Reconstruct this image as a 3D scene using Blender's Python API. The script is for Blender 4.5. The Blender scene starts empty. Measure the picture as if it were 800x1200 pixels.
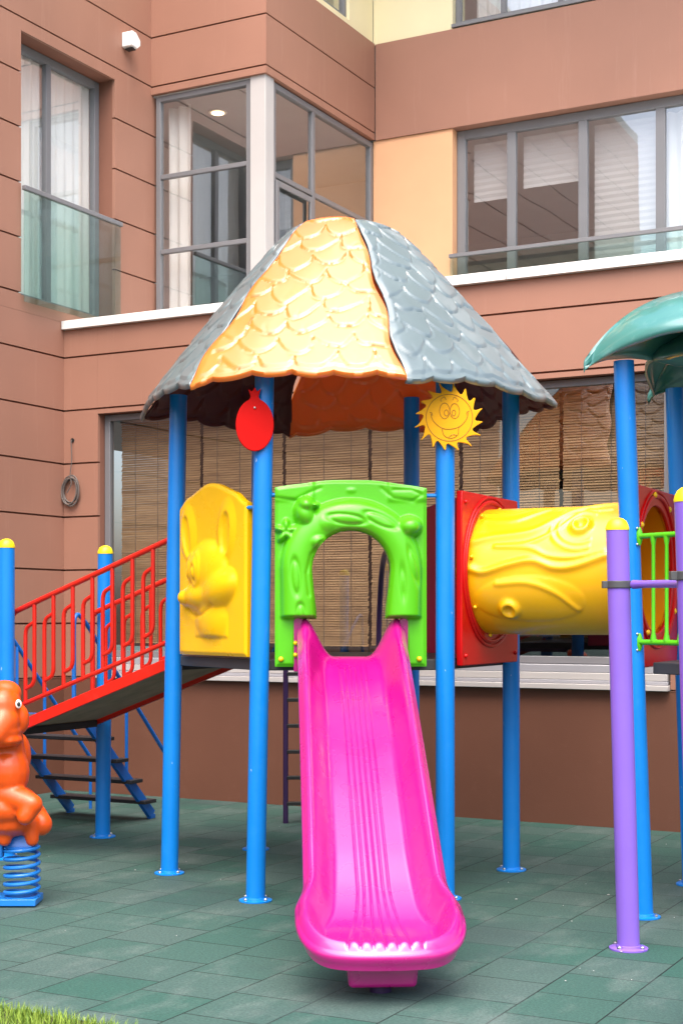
import bpy, math, random
import numpy as np
from mathutils import Vector, Matrix
random.seed(7); rng = np.random.default_rng(7)
S = bpy.context.scene
COL = S.collection
PI = math.pi
def R(a): return math.radians(a)

# ------------------------------------------------------------------ mesh builder
class MB:
    def __init__(s): s.v = []; s.f = []
    def add(s, verts, faces):
        n = len(s.v); s.v += [tuple(map(float, p)) for p in verts]
        s.f += [tuple(n + i for i in f) for f in faces]; return s
    def box(s, x0, x1, y0, y1, z0, z1, m=None):
        if x0 > x1: x0, x1 = x1, x0
        if y0 > y1: y0, y1 = y1, y0
        if z0 > z1: z0, z1 = z1, z0
        P = [(x0,y0,z0),(x1,y0,z0),(x1,y1,z0),(x0,y1,z0),(x0,y0,z1),(x1,y0,z1),(x1,y1,z1),(x0,y1,z1)]
        if m: P = [m(*p) for p in P]
        return s.add(P, [(0,3,2,1),(4,5,6,7),(0,1,5,4),(1,2,6,5),(2,3,7,6),(3,0,4,7)])
    def beam(s, p, q, w, h, up=(0,0,1)):
        p, q, up = Vector(p), Vector(q), Vector(up); d = (q - p).normalized()
        a = d.cross(up).normalized(); b = a.cross(d).normalized()
        P = []
        for o in (p, q):
            for i, j in ((-1,-1),(1,-1),(1,1),(-1,1)): P.append(o + a*(i*w/2) + b*(j*h/2))
        return s.add(P, [(0,1,2,3),(7,6,5,4),(0,4,5,1),(1,5,6,2),(2,6,7,3),(3,7,4,0)])
    def tube(s, pts, r, n=12, closed=False, caps=True):
        P = [Vector(p) for p in pts]; k = len(P)
        rr = r if hasattr(r, '__len__') else [r]*k
        T = []
        for i in range(k):
            a = P[(i-1) % k] if (closed or i > 0) else P[i]
            b = P[(i+1) % k] if (closed or i < k-1) else P[i]
            T.append((b - a).normalized())
        u = T[0].orthogonal().normalized(); V = []
        for i in range(k):
            u = (u - T[i]*u.dot(T[i])).normalized(); w = T[i].cross(u)
            for j in range(n):
                t = 2*PI*j/n; V.append(P[i] + (u*math.cos(t) + w*math.sin(t))*rr[i])
        F = []
        for i in range(k if closed else k-1):
            for j in range(n):
                a = i*n+j; b = i*n+(j+1) % n; c = ((i+1) % k)*n+(j+1) % n; d = ((i+1) % k)*n+j
                F.append((a,b,c,d))
        if caps and not closed: F.append(tuple(range(n))[::-1]); F.append(tuple((k-1)*n+j for j in range(n)))
        return s.add(V, F)
    def lathe(s, prof, c=(0,0,0), n=28, m=None):
        V = []; k = len(prof)
        for r, z in prof:
            for j in range(n):
                t = 2*PI*j/n; p = (c[0]+r*math.cos(t), c[1]+r*math.sin(t), c[2]+z)
                V.append(m(*p) if m else p)
        F = [(i*n+j, i*n+(j+1)%n, (i+1)*n+(j+1)%n, (i+1)*n+j) for i in range(k-1) for j in range(n)]
        F.append(tuple(range(n))[::-1]); F.append(tuple((k-1)*n+j for j in range(n)))
        return s.add(V, F)
    def ball(s, c, r, n=16, k=10, rot=None):
        r = r if hasattr(r, '__len__') else (r, r, r); V = []; c = Vector(c)
        for i in range(k+1):
            p = PI*i/k
            for j in range(n):
                t = 2*PI*j/n
                q = Vector((r[0]*math.sin(p)*math.cos(t), r[1]*math.sin(p)*math.sin(t), -r[2]*math.cos(p)))
                if rot is not None: q = rot @ q
                V.append(c + q)
        F = [(i*n+j, i*n+(j+1)%n, (i+1)*n+(j+1)%n, (i+1)*n+j) for i in range(k) for j in range(n)]
        return s.add(V, F)
    def grid(s, G, flip=False):
        a, b = len(G), len(G[0]); V = [p for row in G for p in row]
        F = []
        for i in range(a-1):
            for j in range(b-1):
                q = (i*b+j, i*b+j+1, (i+1)*b+j+1, (i+1)*b+j); F.append(q[::-1] if flip else q)
        return s.add(V, F)
    def prism(s, poly, m, b0, b1):
        n = len(poly)
        V = [m(x, b0, z) for x, z in poly] + [m(x, b1, z) for x, z in poly]
        F = [tuple(range(n)), tuple(range(2*n-1, n-1, -1))] + [(i, n+i, n+(i+1)%n, (i+1)%n) for i in range(n)]
        return s.add(V, F)
    def build(s, name, mat, parent=None, label=None, bevel=0, sharp=35, solid=0, flat=False, seg=2, clean=False):
        me = bpy.data.meshes.new(name); me.from_pydata(s.v, [], s.f)
        if clean:
            import bmesh
            bm = bmesh.new(); bm.from_mesh(me); bmesh.ops.remove_doubles(bm, verts=bm.verts, dist=1e-5)
            bmesh.ops.recalc_face_normals(bm, faces=bm.faces); bm.to_mesh(me); bm.free()
        me.validate(); me.update()
        me.materials.append(mat)
        if not flat:
            me.shade_smooth(); me.set_sharp_from_angle(angle=R(sharp))
        o = bpy.data.objects.new(name, me); COL.objects.link(o)
        if parent: o.parent = parent
        if label: o['label'] = label
        if solid:
            md = o.modifiers.new('solid', 'SOLIDIFY'); md.thickness = solid; md.offset = -1
        if bevel:
            md = o.modifiers.new('bevel', 'BEVEL'); md.width = bevel; md.segments = seg; md.limit_method = 'ANGLE'; md.angle_limit = R(40)
        return o
def tag(o, label, cat, group=None):
    o['label'] = label; o['category'] = cat
    if group: o['group'] = group
    return o
def empty(name, loc=(0,0,0), rz=0, label=None, cat=None, group=None):
    o = bpy.data.objects.new(name, None); COL.objects.link(o); o.location = loc; o.rotation_euler = (0,0,rz)
    o.empty_display_size = .2
    if label: tag(o, label, cat, group)
    return o
def crv(pts, n=8):
    P = [Vector(p) for p in pts]; out = []
    for i in range(len(P)-1):
        p0 = P[i-1] if i else P[0]*2-P[1]; p1, p2 = P[i], P[i+1]; p3 = P[i+2] if i+2 < len(P) else P[-1]*2-P[-2]
        for k in range(n):
            t = k/n
            out.append(.5*((2*p1)+(p2-p0)*t+(2*p0-5*p1+4*p2-p3)*t*t+(-p0+3*p1-3*p2+p3)*t**3))
    out.append(P[-1]); return out
def dist_poly(x, z, pts):
    d = np.full(np.shape(x), 9.0)
    for (ax, az), (bx, bz) in zip(pts[:-1], pts[1:]):
        ux, uz = bx-ax, bz-az; L = ux*ux+uz*uz+1e-12
        t = np.clip(((x-ax)*ux+(z-az)*uz)/L, 0, 1)
        d = np.minimum(d, np.hypot(x-ax-t*ux, z-az-t*uz))
    return d
def sm(e0, e1, x):
    t = np.clip((x-e0)/(e1-e0), 0, 1); return t*t*(3-2*t)

# ------------------------------------------------------------------ materials
def mat(name, col, rough=.5, spec=.5, metal=0, var=.06, scale=3.0, bump=0, bscale=60, coat=0, dirt=0, dirtcol=(.25,.22,.18), streak=None, chips=0, chipcol=(.6,.6,.6)):
    m = bpy.data.materials.new(name); m.use_nodes = True; nt = m.node_tree; N, L = nt.nodes, nt.links
    b = N['Principled BSDF']; b.inputs['Roughness'].default_value = rough; b.inputs['Metallic'].default_value = metal
    b.inputs['Specular IOR Level'].default_value = spec
    if coat: b.inputs['Coat Weight'].default_value = coat; b.inputs['Coat Roughness'].default_value = .12
    tc = N.new('ShaderNodeTexCoord')
    nz = N.new('ShaderNodeTexNoise'); nz.inputs['Scale'].default_value = scale; nz.inputs['Detail'].default_value = 6
    L.new(tc.outputs['Object'], nz.inputs['Vector'])
    mx = N.new('ShaderNodeMix'); mx.data_type = 'RGBA'
    mx.inputs[6].default_value = (*[c*(1-var*2) for c in col], 1); mx.inputs[7].default_value = (*[min(1, c*(1+var*2)) for c in col], 1)
    L.new(nz.outputs['Fac'], mx.inputs[0]); out = mx.outputs[2]
    if dirt:
        n2 = N.new('ShaderNodeTexNoise'); n2.inputs['Scale'].default_value = scale*4; n2.inputs['Detail'].default_value = 10; n2.inputs['Roughness'].default_value = .75
        if streak:
            mp = N.new('ShaderNodeMapping'); mp.inputs['Scale'].default_value = streak; L.new(tc.outputs['Object'], mp.inputs[0]); L.new(mp.outputs[0], n2.inputs['Vector'])
        else: L.new(tc.outputs['Object'], n2.inputs['Vector'])
        mr = N.new('ShaderNodeMapRange'); mr.inputs[1].default_value = .55; mr.inputs[2].default_value = .8; mr.inputs[3].default_value = 0; mr.inputs[4].default_value = dirt
        L.new(n2.outputs['Fac'], mr.inputs[0])
        m2 = N.new('ShaderNodeMix'); m2.data_type = 'RGBA'; m2.inputs[7].default_value = (*dirtcol, 1)
        L.new(mr.outputs[0], m2.inputs[0]); L.new(out, m2.inputs[6]); out = m2.outputs[2]
    if chips:
        n4 = N.new('ShaderNodeTexNoise'); n4.inputs['Scale'].default_value = 28; n4.inputs['Detail'].default_value = 3; n4.inputs['Roughness'].default_value = .6
        mp4 = N.new('ShaderNodeMapping'); mp4.inputs['Scale'].default_value = (1,1,.45); L.new(tc.outputs['Object'], mp4.inputs[0]); L.new(mp4.outputs[0], n4.inputs['Vector'])
        r4 = N.new('ShaderNodeMapRange'); r4.inputs[1].default_value = .72-.05*chips; r4.inputs[2].default_value = .76-.05*chips; L.new(n4.outputs['Fac'], r4.inputs[0])
        m4 = N.new('ShaderNodeMix'); m4.data_type = 'RGBA'; m4.inputs[7].default_value = (*chipcol, 1); L.new(r4.outputs[0], m4.inputs[0]); L.new(out, m4.inputs[6]); out = m4.outputs[2]
    L.new(out, b.inputs['Base Color'])
    # roughness variation
    mr2 = N.new('ShaderNodeMapRange'); mr2.inputs[3].default_value = max(.03, rough-.06); mr2.inputs[4].default_value = rough+.1
    L.new(nz.outputs['Fac'], mr2.inputs[0]); L.new(mr2.outputs[0], b.inputs['Roughness'])
    if bump:
        n3 = N.new('ShaderNodeTexNoise'); n3.inputs['Scale'].default_value = bscale; n3.inputs['Detail'].default_value = 4
        L.new(tc.outputs['Object'], n3.inputs['Vector'])
        bp = N.new('ShaderNodeBump'); bp.inputs['Strength'].default_value = bump; bp.inputs['Distance'].default_value = .01
        L.new(n3.outputs['Fac'], bp.inputs['Height']); L.new(bp.outputs['Normal'], b.inputs['Normal'])
    return m
M = {}
M['blue'] = mat('blue_paint', (.0015,.195,.64), .3, .5, var=.06, dirt=.22, dirtcol=(.06,.26,.55), chips=.15, chipcol=(.35,.5,.7))
M['stairblue'] = mat('stair_blue_paint', (.006,.13,.50), .35, .5, var=.05, dirt=.12)
M['purple'] = mat('purple_paint', (.205,.11,.53), .32, .5, var=.04, dirt=.1)
M['darkpurple'] = mat('dark_purple_paint', (.035,.012,.07), .4)
M['pink'] = mat('pink_plastic', (.43,.0004,.175), .26, .85, var=.06, scale=4, dirt=.12, dirtcol=(.5,.06,.28), coat=.65, streak=(1.6,.35,.35), chips=.0, chipcol=(.65,.25,.42))
M['green'] = mat('green_plastic', (.085,.45,.006), .3, .5, var=.04)
M['yellow'] = mat('yellow_plastic', (.86,.49,.003), .27, .5, var=.03)
M['tunnel'] = mat('tunnel_plastic', (.88,.46,.003), .3, .6, var=.03, coat=.3)
M['tunnelin'] = mat('tunnel_inner', (.92,.36,.004), .35, .5, var=.03)
M['cap'] = mat('cap_yellow', (.85,.66,.01), .35)
M['red'] = mat('red_plastic', (.52,.003,.003), .3, .35, var=.05)
M['crimson'] = mat('crimson_plastic', (.35,.006,.05), .3, .5, var=.05)
M['redrail'] = mat('red_paint', (.56,.012,.004), .32, .5, var=.05, dirt=.1)
M['redplate'] = mat('red_board', (.50,.003,.002), .6, .12, var=.03)
M['sun'] = mat('sun_board', (.78,.36,.003), .55, .2, var=.03)
M['sunline'] = mat('engraved_line', (.36,.16,.005), .6)
M['orange'] = mat('orange_plastic', (.80,.232,.014), .40, 1.0, var=.07, coat=1.0, dirt=.2, dirtcol=(.85,.42,.15))
M['teal'] = mat('teal_plastic', (.115,.155,.165), .36, .7, var=.12, coat=.5, dirt=.25, dirtcol=(.2,.25,.25))
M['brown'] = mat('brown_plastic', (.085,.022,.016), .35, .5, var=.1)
M['leaf'] = mat('leaf_plastic', (.035,.185,.165), .3, .8, var=.12, coat=.8, dirt=.45, dirtcol=(.22,.36,.34))
M['deck'] = mat('deck_steel', (.05,.05,.055), .55, .4, var=.15)
M['tread'] = mat('tread_steel', (.02,.02,.024), .5, .4, var=.2)
M['ramp'] = mat('ramp_board', (.40,.24,.17), .7, .3, var=.25, scale=6)
M['wall'] = mat('brown_cladding', (.325,.160,.110), .55, .4, var=.09, scale=.9, bump=.08, bscale=140, dirt=.34, dirtcol=(.46,.27,.205), streak=(2.2,2.2,.16))
M['groove'] = mat('joint_dark', (.09,.04,.03), .8)
M['shaded_plinth'] = mat('shaded_brown_plinth', (.145,.06,.037), .6, .35, var=.07, scale=1.5, bump=.1, bscale=120, dirt=.12, dirtcol=(.3,.16,.12))  # brown base paint, darkened further by shade low on the wall put into it
M['peach'] = mat('peach_render', (.70,.38,.21), .75, .3, var=.03, bump=.1, bscale=200)
M['cream'] = mat('cream_render', (.80,.71,.46), .75, .3, var=.03, bump=.1, bscale=200)
M['frame'] = mat('grey_aluminium', (.175,.175,.185), .4, .5, var=.03)
M['lightframe'] = mat('light_aluminium', (.47,.45,.44), .45, .5, var=.03)
M['sill'] = mat('sill_aluminium', (.33,.33,.36), .4, .5, var=.04)
M['white'] = mat('white_paint', (.8,.79,.77), .5, .4, var=.02)
M['fabric'] = mat('white_fabric', (.90,.90,.88), .9, .2, var=.03)
M['room'] = mat('room_plaster', (.50,.51,.50), .9, .2, var=.03)
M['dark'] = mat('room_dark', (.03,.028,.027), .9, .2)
M['cable'] = mat('grey_cable', (.12,.10,.09), .6, var=.2)
M['rider'] = mat('orange_rider', (.64,.075,.004), .3, .5, var=.07, scale=4, dirt=.12, dirtcol=(.9,.4,.2))
M['black'] = mat('black_rubber', (.015,.015,.015), .5)
M['eyewhite'] = mat('eye_white', (.8,.8,.75), .35)
M['steel'] = mat('bolt_steel', (.55,.55,.55), .3, metal=1)
M['clamp'] = mat('clamp_grey', (.06,.06,.065), .45)
M['coil'] = mat('coil_blue', (.01,.17,.55), .3, var=.06, dirt=.15)

def translucent(m, col, f):
    nt = m.node_tree; N, L = nt.nodes, nt.links; b = N['Principled BSDF']; out = N['Material Output']
    t = N.new('ShaderNodeBsdfTranslucent'); t.inputs[0].default_value = (*col, 1)
    mx = N.new('ShaderNodeMixShader'); mx.inputs[0].default_value = f
    L.new(b.outputs[0], mx.inputs[1]); L.new(t.outputs[0], mx.inputs[2]); L.new(mx.outputs[0], out.inputs[0])
translucent(M['orange'], (.95,.24,.01), .25); translucent(M['brown'], (.25,.05,.03), .15); translucent(M['tunnelin'], (.95,.4,.01), .3)
def glass_mat(name, tint=(.97,.985,.98), base=.05):
    m = bpy.data.materials.new(name); m.use_nodes = True; nt = m.node_tree; N, L = nt.nodes, nt.links
    N.remove(N['Principled BSDF']); out = N['Material Output']
    tr = N.new('ShaderNodeBsdfTransparent'); tr.inputs[0].default_value = (*tint, 1)
    gl = N.new('ShaderNodeBsdfGlossy'); gl.inputs['Roughness'].default_value = .015
    tc = N.new('ShaderNodeTexCoord'); nz = N.new('ShaderNodeTexNoise'); nz.inputs['Scale'].default_value = 1.1; nz.inputs['Detail'].default_value = 1
    L.new(tc.outputs['Object'], nz.inputs['Vector'])
    bp = N.new('ShaderNodeBump'); bp.inputs['Strength'].default_value = .05; bp.inputs['Distance'].default_value = .05
    L.new(nz.outputs['Fac'], bp.inputs['Height']); L.new(bp.outputs['Normal'], gl.inputs['Normal'])
    ge = N.new('ShaderNodeNewGeometry'); dt = N.new('ShaderNodeVectorMath'); dt.operation = 'DOT_PRODUCT'
    L.new(ge.outputs['Normal'], dt.inputs[0]); L.new(ge.outputs['Incoming'], dt.inputs[1])
    def mth(op, a, b):
        n = N.new('ShaderNodeMath'); n.operation = op
        for i, v in enumerate((a, b)):
            if v is None: continue
            if isinstance(v, (int, float)): n.inputs[i].default_value = v
            else: L.new(v, n.inputs[i])
        return n.outputs[0]
    c = mth('ABSOLUTE', dt.outputs['Value'], None); p = mth('POWER', mth('SUBTRACT', 1.0, c), 5.0)
    ad = N.new('ShaderNodeMath'); ad.operation = 'MULTIPLY_ADD'; ad.use_clamp = True; L.new(p, ad.inputs[0]); ad.inputs[1].default_value = 1-base; ad.inputs[2].default_value = base
    mx = N.new('ShaderNodeMixShader'); L.new(ad.outputs[0], mx.inputs[0]); L.new(tr.outputs[0], mx.inputs[1]); L.new(gl.outputs[0], mx.inputs[2])
    L.new(mx.outputs[0], out.inputs[0]); return m
M['glass'] = glass_mat('window_glass', base=.34)
M['glasslow'] = glass_mat('window_glass_low', (.86,.87,.86), base=.14)
M['glassgreen'] = glass_mat('balustrade_glass', (.80,.90,.87), base=.07)

def emis(name, col, s):
    m = bpy.data.materials.new(name); m.use_nodes = True; b = m.node_tree.nodes['Principled BSDF']
    b.inputs['Emission Color'].default_value = (*col, 1); b.inputs['Emission Strength'].default_value = s; b.inputs['Base Color'].default_value = (*col, 1); return m
M['lamp'] = emis('downlight_lamp', (1,.72,.4), 2.5)

def blind_mat():
    m = mat('wooden_slats', (.40,.235,.12), .6, .35, var=.1)
    nt = m.node_tree; N, L = nt.nodes, nt.links; b = N['Principled BSDF']
    tc = N.new('ShaderNodeTexCoord'); mp = N.new('ShaderNodeMapping'); mp.inputs['Scale'].default_value = (2.2, 1, 16)
    L.new(tc.outputs['Object'], mp.inputs[0])
    oi = N.new('ShaderNodeObjectInfo'); va = N.new('ShaderNodeVectorMath'); va.operation = 'ADD'
    sc = N.new('ShaderNodeMath'); sc.operation = 'MULTIPLY'; sc.inputs[1].default_value = 37
    L.new(oi.outputs['Random'], sc.inputs[0]); L.new(mp.outputs[0], va.inputs[0]); L.new(sc.outputs[0], va.inputs[1])
    n1 = N.new('ShaderNodeTexNoise'); n1.inputs['Scale'].default_value = 1.0; n1.inputs['Detail'].default_value = 5; n1.inputs['Roughness'].default_value = .6
    L.new(va.outputs[0], n1.inputs['Vector'])
    cr = N.new('ShaderNodeValToRGB'); e = cr.color_ramp.elements
    e[0].position = .30; e[0].color = (.225,.135,.066,1); e[1].position = .72; e[1].color = (.43,.28,.145,1)
    k = cr.color_ramp.elements.new(.5); k.color = (.33,.205,.10,1)
    L.new(n1.outputs['Fac'], cr.inputs[0]); L.new(cr.outputs[0], b.inputs['Base Color'])
    return m
M['blind'] = blind_mat()
def ground_mat():
    m = bpy.data.materials.new('rubber_tiles'); m.use_nodes = True; nt = m.node_tree; N, L = nt.nodes, nt.links
    b = N['Principled BSDF']; b.inputs['Roughness'].default_value = .8; b.inputs['Specular IOR Level'].default_value = .3
    tc = N.new('ShaderNodeTexCoord')
    mp = N.new('ShaderNodeMapping'); mp.inputs['Rotation'].default_value = (0,0,R(90)); L.new(tc.outputs['Object'], mp.inputs[0])
    br = N.new('ShaderNodeTexBrick'); br.offset = .38; br.inputs['Scale'].default_value = 1
    br.inputs['Brick Width'].default_value = .40; br.inputs['Row Height'].default_value = .40
    br.inputs['Mortar Size'].default_value = .0045; br.inputs['Mortar Smooth'].default_value = .3; br.inputs['Bias'].default_value = 0
    br.inputs['Color1'].default_value = (.024,.078,.062,1); br.inputs['Color2'].default_value = (.052,.090,.082,1); br.inputs['Mortar'].default_value = (.006,.013,.012,1)
    L.new(mp.outputs[0], br.inputs['Vector'])
    # chalky wear
    n1 = N.new('ShaderNodeTexNoise'); n1.inputs['Scale'].default_value = 1.6; n1.inputs['Detail'].default_value = 9; n1.inputs['Roughness'].default_value = .68
    mp2 = N.new('ShaderNodeMapping'); mp2.inputs['Scale'].default_value = (1.8,.8,1); L.new(tc.outputs['Object'], mp2.inputs[0]); L.new(mp2.outputs[0], n1.inputs['Vector'])
    r1 = N.new('ShaderNodeMapRange'); r1.inputs[1].default_value = .50; r1.inputs[2].default_value = .78; r1.inputs[4].default_value = .55; L.new(n1.outputs['Fac'], r1.inputs[0])
    m1 = N.new('ShaderNodeMix'); m1.data_type = 'RGBA'; m1.inputs[7].default_value = (.15,.18,.172,1)
    L.new(r1.outputs[0], m1.inputs[0]); L.new(br.outputs['Color'], m1.inputs[6])
    # dark stains
    n2 = N.new('ShaderNodeTexNoise'); n2.inputs['Scale'].default_value = .9; n2.inputs['Detail'].default_value = 6; L.new(tc.outputs['Object'], n2.inputs['Vector'])
    r2 = N.new('ShaderNodeMapRange'); r2.inputs[1].default_value = .52; r2.inputs[2].default_value = .72; r2.inputs[4].default_value = .65; L.new(n2.outputs['Fac'], r2.inputs[0])
    m2 = N.new('ShaderNodeMix'); m2.data_type = 'RGBA'; m2.inputs[7].default_value = (.03,.055,.055,1); L.new(r2.outputs[0], m2.inputs[0]); L.new(m1.outputs[2], m2.inputs[6])
    # granule grain
    n3 = N.new('ShaderNodeTexNoise'); n3.inputs['Scale'].default_value = 75; n3.inputs['Detail'].default_value = 5; n3.inputs['Roughness'].default_value = .75; L.new(tc.outputs['Object'], n3.inputs['Vector'])
    m3 = N.new('ShaderNodeMix'); m3.data_type = 'RGBA'; m3.blend_type = 'OVERLAY'; m3.inputs[0].default_value = .55; L.new(m2.outputs[2], m3.inputs[6]); L.new(n3.outputs['Color'], m3.inputs[7])
    hs = N.new('ShaderNodeMix'); hs.data_type = 'RGBA'; hs.inputs[0].default_value = .0; L.new(m3.outputs[2], hs.inputs[6])
    bw = N.new('ShaderNodeMapRange'); bw.inputs[1].default_value = .3; bw.inputs[2].default_value = .7; bw.inputs[3].default_value = .62; bw.inputs[4].default_value = 1.38; L.new(n3.outputs['Fac'], bw.inputs[0])
    mm = N.new('ShaderNodeVectorMath'); mm.operation = 'SCALE'; L.new(m2.outputs[2], mm.inputs[0]); L.new(bw.outputs[0], mm.inputs['Scale'])
    L.new(mm.outputs[0], b.inputs['Base Color'])
    bp = N.new('ShaderNodeBump'); bp.inputs['Strength'].default_value = .35; bp.inputs['Distance'].default_value = .004
    ad = N.new('ShaderNodeMath'); ad.operation = 'MULTIPLY_ADD'; ad.inputs[1].default_value = -1.5; L.new(br.outputs['Fac'], ad.inputs[0]); L.new(n3.outputs['Fac'], ad.inputs[2])
    L.new(ad.outputs[0], bp.inputs['Height']); L.new(bp.outputs['Normal'], b.inputs['Normal'])
    return m
M['ground'] = ground_mat()
M['soil'] = mat('soil', (.06,.07,.03), .95, .2, var=.3, scale=20)
def grass_mat():
    m = mat('grass_blades', (.14,.24,.022), .6, .3, var=.0)
    nt = m.node_tree; N, L = nt.nodes, nt.links; b = N['Principled BSDF']
    g = N.new('ShaderNodeTexCoord'); n = N.new('ShaderNodeTexWhiteNoise'); n.noise_dimensions = '3D'
    sn = N.new('ShaderNodeVectorMath'); sn.operation = 'SNAP'; sn.inputs[1].default_value = (.02,.02,9); L.new(g.outputs['Object'], sn.inputs[0]); L.new(sn.outputs[0], n.inputs[0])
    cr = N.new('ShaderNodeValToRGB'); cr.color_ramp.elements[0].color = (.07,.15,.012,1); cr.color_ramp.elements[1].color = (.26,.36,.05,1)
    L.new(n.outputs[0], cr.inputs[0]); L.new(cr.outputs[0], b.inputs['Base Color']); return m
M['grass'] = grass_mat()

# ------------------------------------------------------------------ camera, sky, light
CAMZ = 1.69
cd = bpy.data.cameras.new('camera'); cam = bpy.data.objects.new('camera', cd); COL.objects.link(cam)
cam.location = (0,0,CAMZ); cam.rotation_euler = (R(90),0,0)
cd.sensor_width = 36; cd.lens = 1750/1200*36; cd.shift_y = 122/1200; cd.clip_end = 500
S.camera = cam
W = bpy.data.worlds.new('World'); S.world = W; W.use_nodes = True
wn = W.node_tree; bg = wn.nodes['Background']
sky = wn.nodes.new('ShaderNodeTexSky'); sky.sky_type = 'NISHITA'; sky.sun_disc = False
SUN_AZ, SUN_EL = R(-174), R(64)      # compass style: measured from +Y, clockwise
sky.sun_elevation = SUN_EL; sky.sun_rotation = SUN_AZ; sky.dust_density = 6; sky.air_density = 1; sky.ozone_density = 1
wn.links.new(sky.outputs[0], bg.inputs[0]); bg.inputs[1].default_value = .15
sd = bpy.data.lights.new('sun', 'SUN'); sd.energy = 1.5; sd.angle = R(80); sd.color = (1,.97,.93)
so = bpy.data.objects.new('sun', sd); COL.objects.link(so)
dv = Vector((math.sin(SUN_AZ)*math.cos(SUN_EL), math.cos(SUN_AZ)*math.cos(SUN_EL), math.sin(SUN_EL)))
so.rotation_euler = dv.to_track_quat('Z','Y').to_euler(); so.location = (-4,-4,12)
S.view_settings.view_transform = 'Standard'; S.view_settings.look = 'None'; S.view_settings.gamma = 1; S.view_settings.exposure = 1.46
S.render.film_transparent = False

# ------------------------------------------------------------------ setting: ground, lawn
BROT = math.atan2(-.469,.884); BC = Vector((-2.69,14.5,0))
g = MB(); g.box(-60,60,-60,60,-.3,0); go = g.build('ground', M['ground'], flat=True); go.location = BC; go.rotation_euler = (0,0,BROT); go['kind'] = 'structure'
# lawn strip in front, parallel with the building
LC = Vector((-1.49,6.44,0))
lw = MB(); lw.box(-6,7,-3.2,0,-.2,.004); lo = lw.build('lawn_soil', M['soil'], flat=True); lo.location = LC; lo.rotation_euler = (0,0,BROT); lo['kind'] = 'structure'
gm = MB()
for i in range(15000):
    x = random.uniform(-3.2,2.6); y = -abs(random.gauss(0,.32))+.012*random.gauss(0,1)
    edge = min(1, .35+(-y)/.12)
    if x > .55 + .3*random.random() and y > -.14: continue
    h = random.uniform(.03,.085)*edge; a = random.uniform(0,2*PI); w = random.uniform(.0015,.003); l = random.uniform(.0,.05)
    dx, dy = math.cos(a), math.sin(a)
    p = [(x-dy*w,y+dx*w,0),(x+dy*w,y-dx*w,0),(x+dy*w*.7+dx*l*.35,y-dx*w*.7+dy*l*.35,h*.6),(x-dy*w*.7+dx*l*.35,y+dx*w*.7+dy*l*.35,h*.6),(x+dx*l,y+dy*l,h)]
    gm.add(p, [(0,1,2,3),(3,2,4)])
gr = gm.build('grass', M['grass'], flat=True); gr.location = LC; gr.rotation_euler = (0,0,BROT); gr['kind'] = 'stuff'
tag(gr, 'short bright green grass along the edge of the rubber tiles', 'grass')
# pale litter flecks on the tiles
fl = MB()
for i in range(48):
    D = random.uniform(6.2,13); X = random.uniform(-.2,.25)*D
    r = random.choice([.003,.003,.004,.004,.005,.009]); 
    n = 6; pts = [(X+r*random.uniform(.5,1.2)*math.cos(2*PI*k/n), D+r*random.uniform(.5,1.2)*math.sin(2*PI*k/n), .006) for k in range(n)]
    fl.add(pts+[(X,D,.009)], [(k,(k+1)%n,n) for k in range(n)])
fo = fl.build('litter_flecks', M['lightframe'], flat=True); fo['kind'] = 'stuff'; tag(fo, 'tiny pale flecks of litter scattered over the green tiles', 'litter')

# ------------------------------------------------------------------ building
B = empty('building', BC, BROT, 'brown panelled building with grey windows, glazed bay and peach wall behind the playground', 'building')
mA = lambda off=0: (lambda a,b,z: (a, b+off, z))
mS = lambda off=0: (lambda a,b,z: (off-b, a, z))          # faces +x of the building
GR = [1.62+.515*k for k in range(-3, 20)]
def pieces(a0, a1, z0, z1, ops, zl):
    zs = sorted({z0, z1, *[z for z in zl if z0 < z < z1], *[z for o in ops for z in o[2:] if z0 < z < z1]})
    out = []
    for za, zb in zip(zs[:-1], zs[1:]):
        iv = [(a0, a1)]; zm = (za+zb)/2
        for o in ops:
            if o[2] < zm < o[3]:
                nv = []
                for p, q in iv:
                    if o[1] <= p or o[0] >= q: nv.append((p, q)); continue
                    if o[0] > p: nv.append((p, o[0]))
                    if o[1] < q: nv.append((o[1], q))
                iv = nv
        for p, q in iv: out.append((p, q, za, zb))
    return out
def cladding(name, m, a0, a1, z0, z1, ops=(), mt='wall', thick=.25, grooves=GR, label=None, proud=0):
    w = MB()
    gs = set(grooves)
    for p, q, za, zb in pieces(a0, a1, z0, z1, ops, grooves):
        w.box(p, q, -proud, .034, za+(.0085 if za in gs else 0), zb-(.0085 if zb in gs else 0), m)
    o = w.build(name, M[mt], B, label, flat=True)
    bk = MB()
    for p, q, za, zb in pieces(a0, a1, z0, z1, ops, []): bk.box(p, q, .0345, thick, za, zb, m)
    bk.build('wall_core', M['groove'] if not ops else M[mt], o if False else B, flat=True) if False else bk.build('joint_backing', M['wall_core'], o, flat=True)
    return o
M['wall_core'] = mat('wall_core', (.24,.105,.07), .7, .3, var=.05)
# storey levels
Z1, Z1T = 4.46, 4.54; ZB = 7.2; ZC = 8.31; ZT = 11.6
# ground storey (plane A) with long window
cladding('wall', mA(), -.24, .406, 1.1, Z1, label='brown panelled pier beside the long ground floor window')
cladding('wall', mA(), .407, 9.0, 3.63, Z1, label='brown panelled band above the long ground floor window')
cladding('wall', mA(), 5.96, 9.0, 1.1, 3.629, label='brown panelled wall right of the long ground floor window')
pl = MB(); pl.box(-.24, 9.0, .004, .25, 0, 1.098); pl.box(-.25,-.004,-11,.003,0,1.098); pl.build('shaded_plinth', M['shaded_plinth'], B, 'smooth brown wall base along the ground, with shade in its colour', flat=True)
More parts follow.
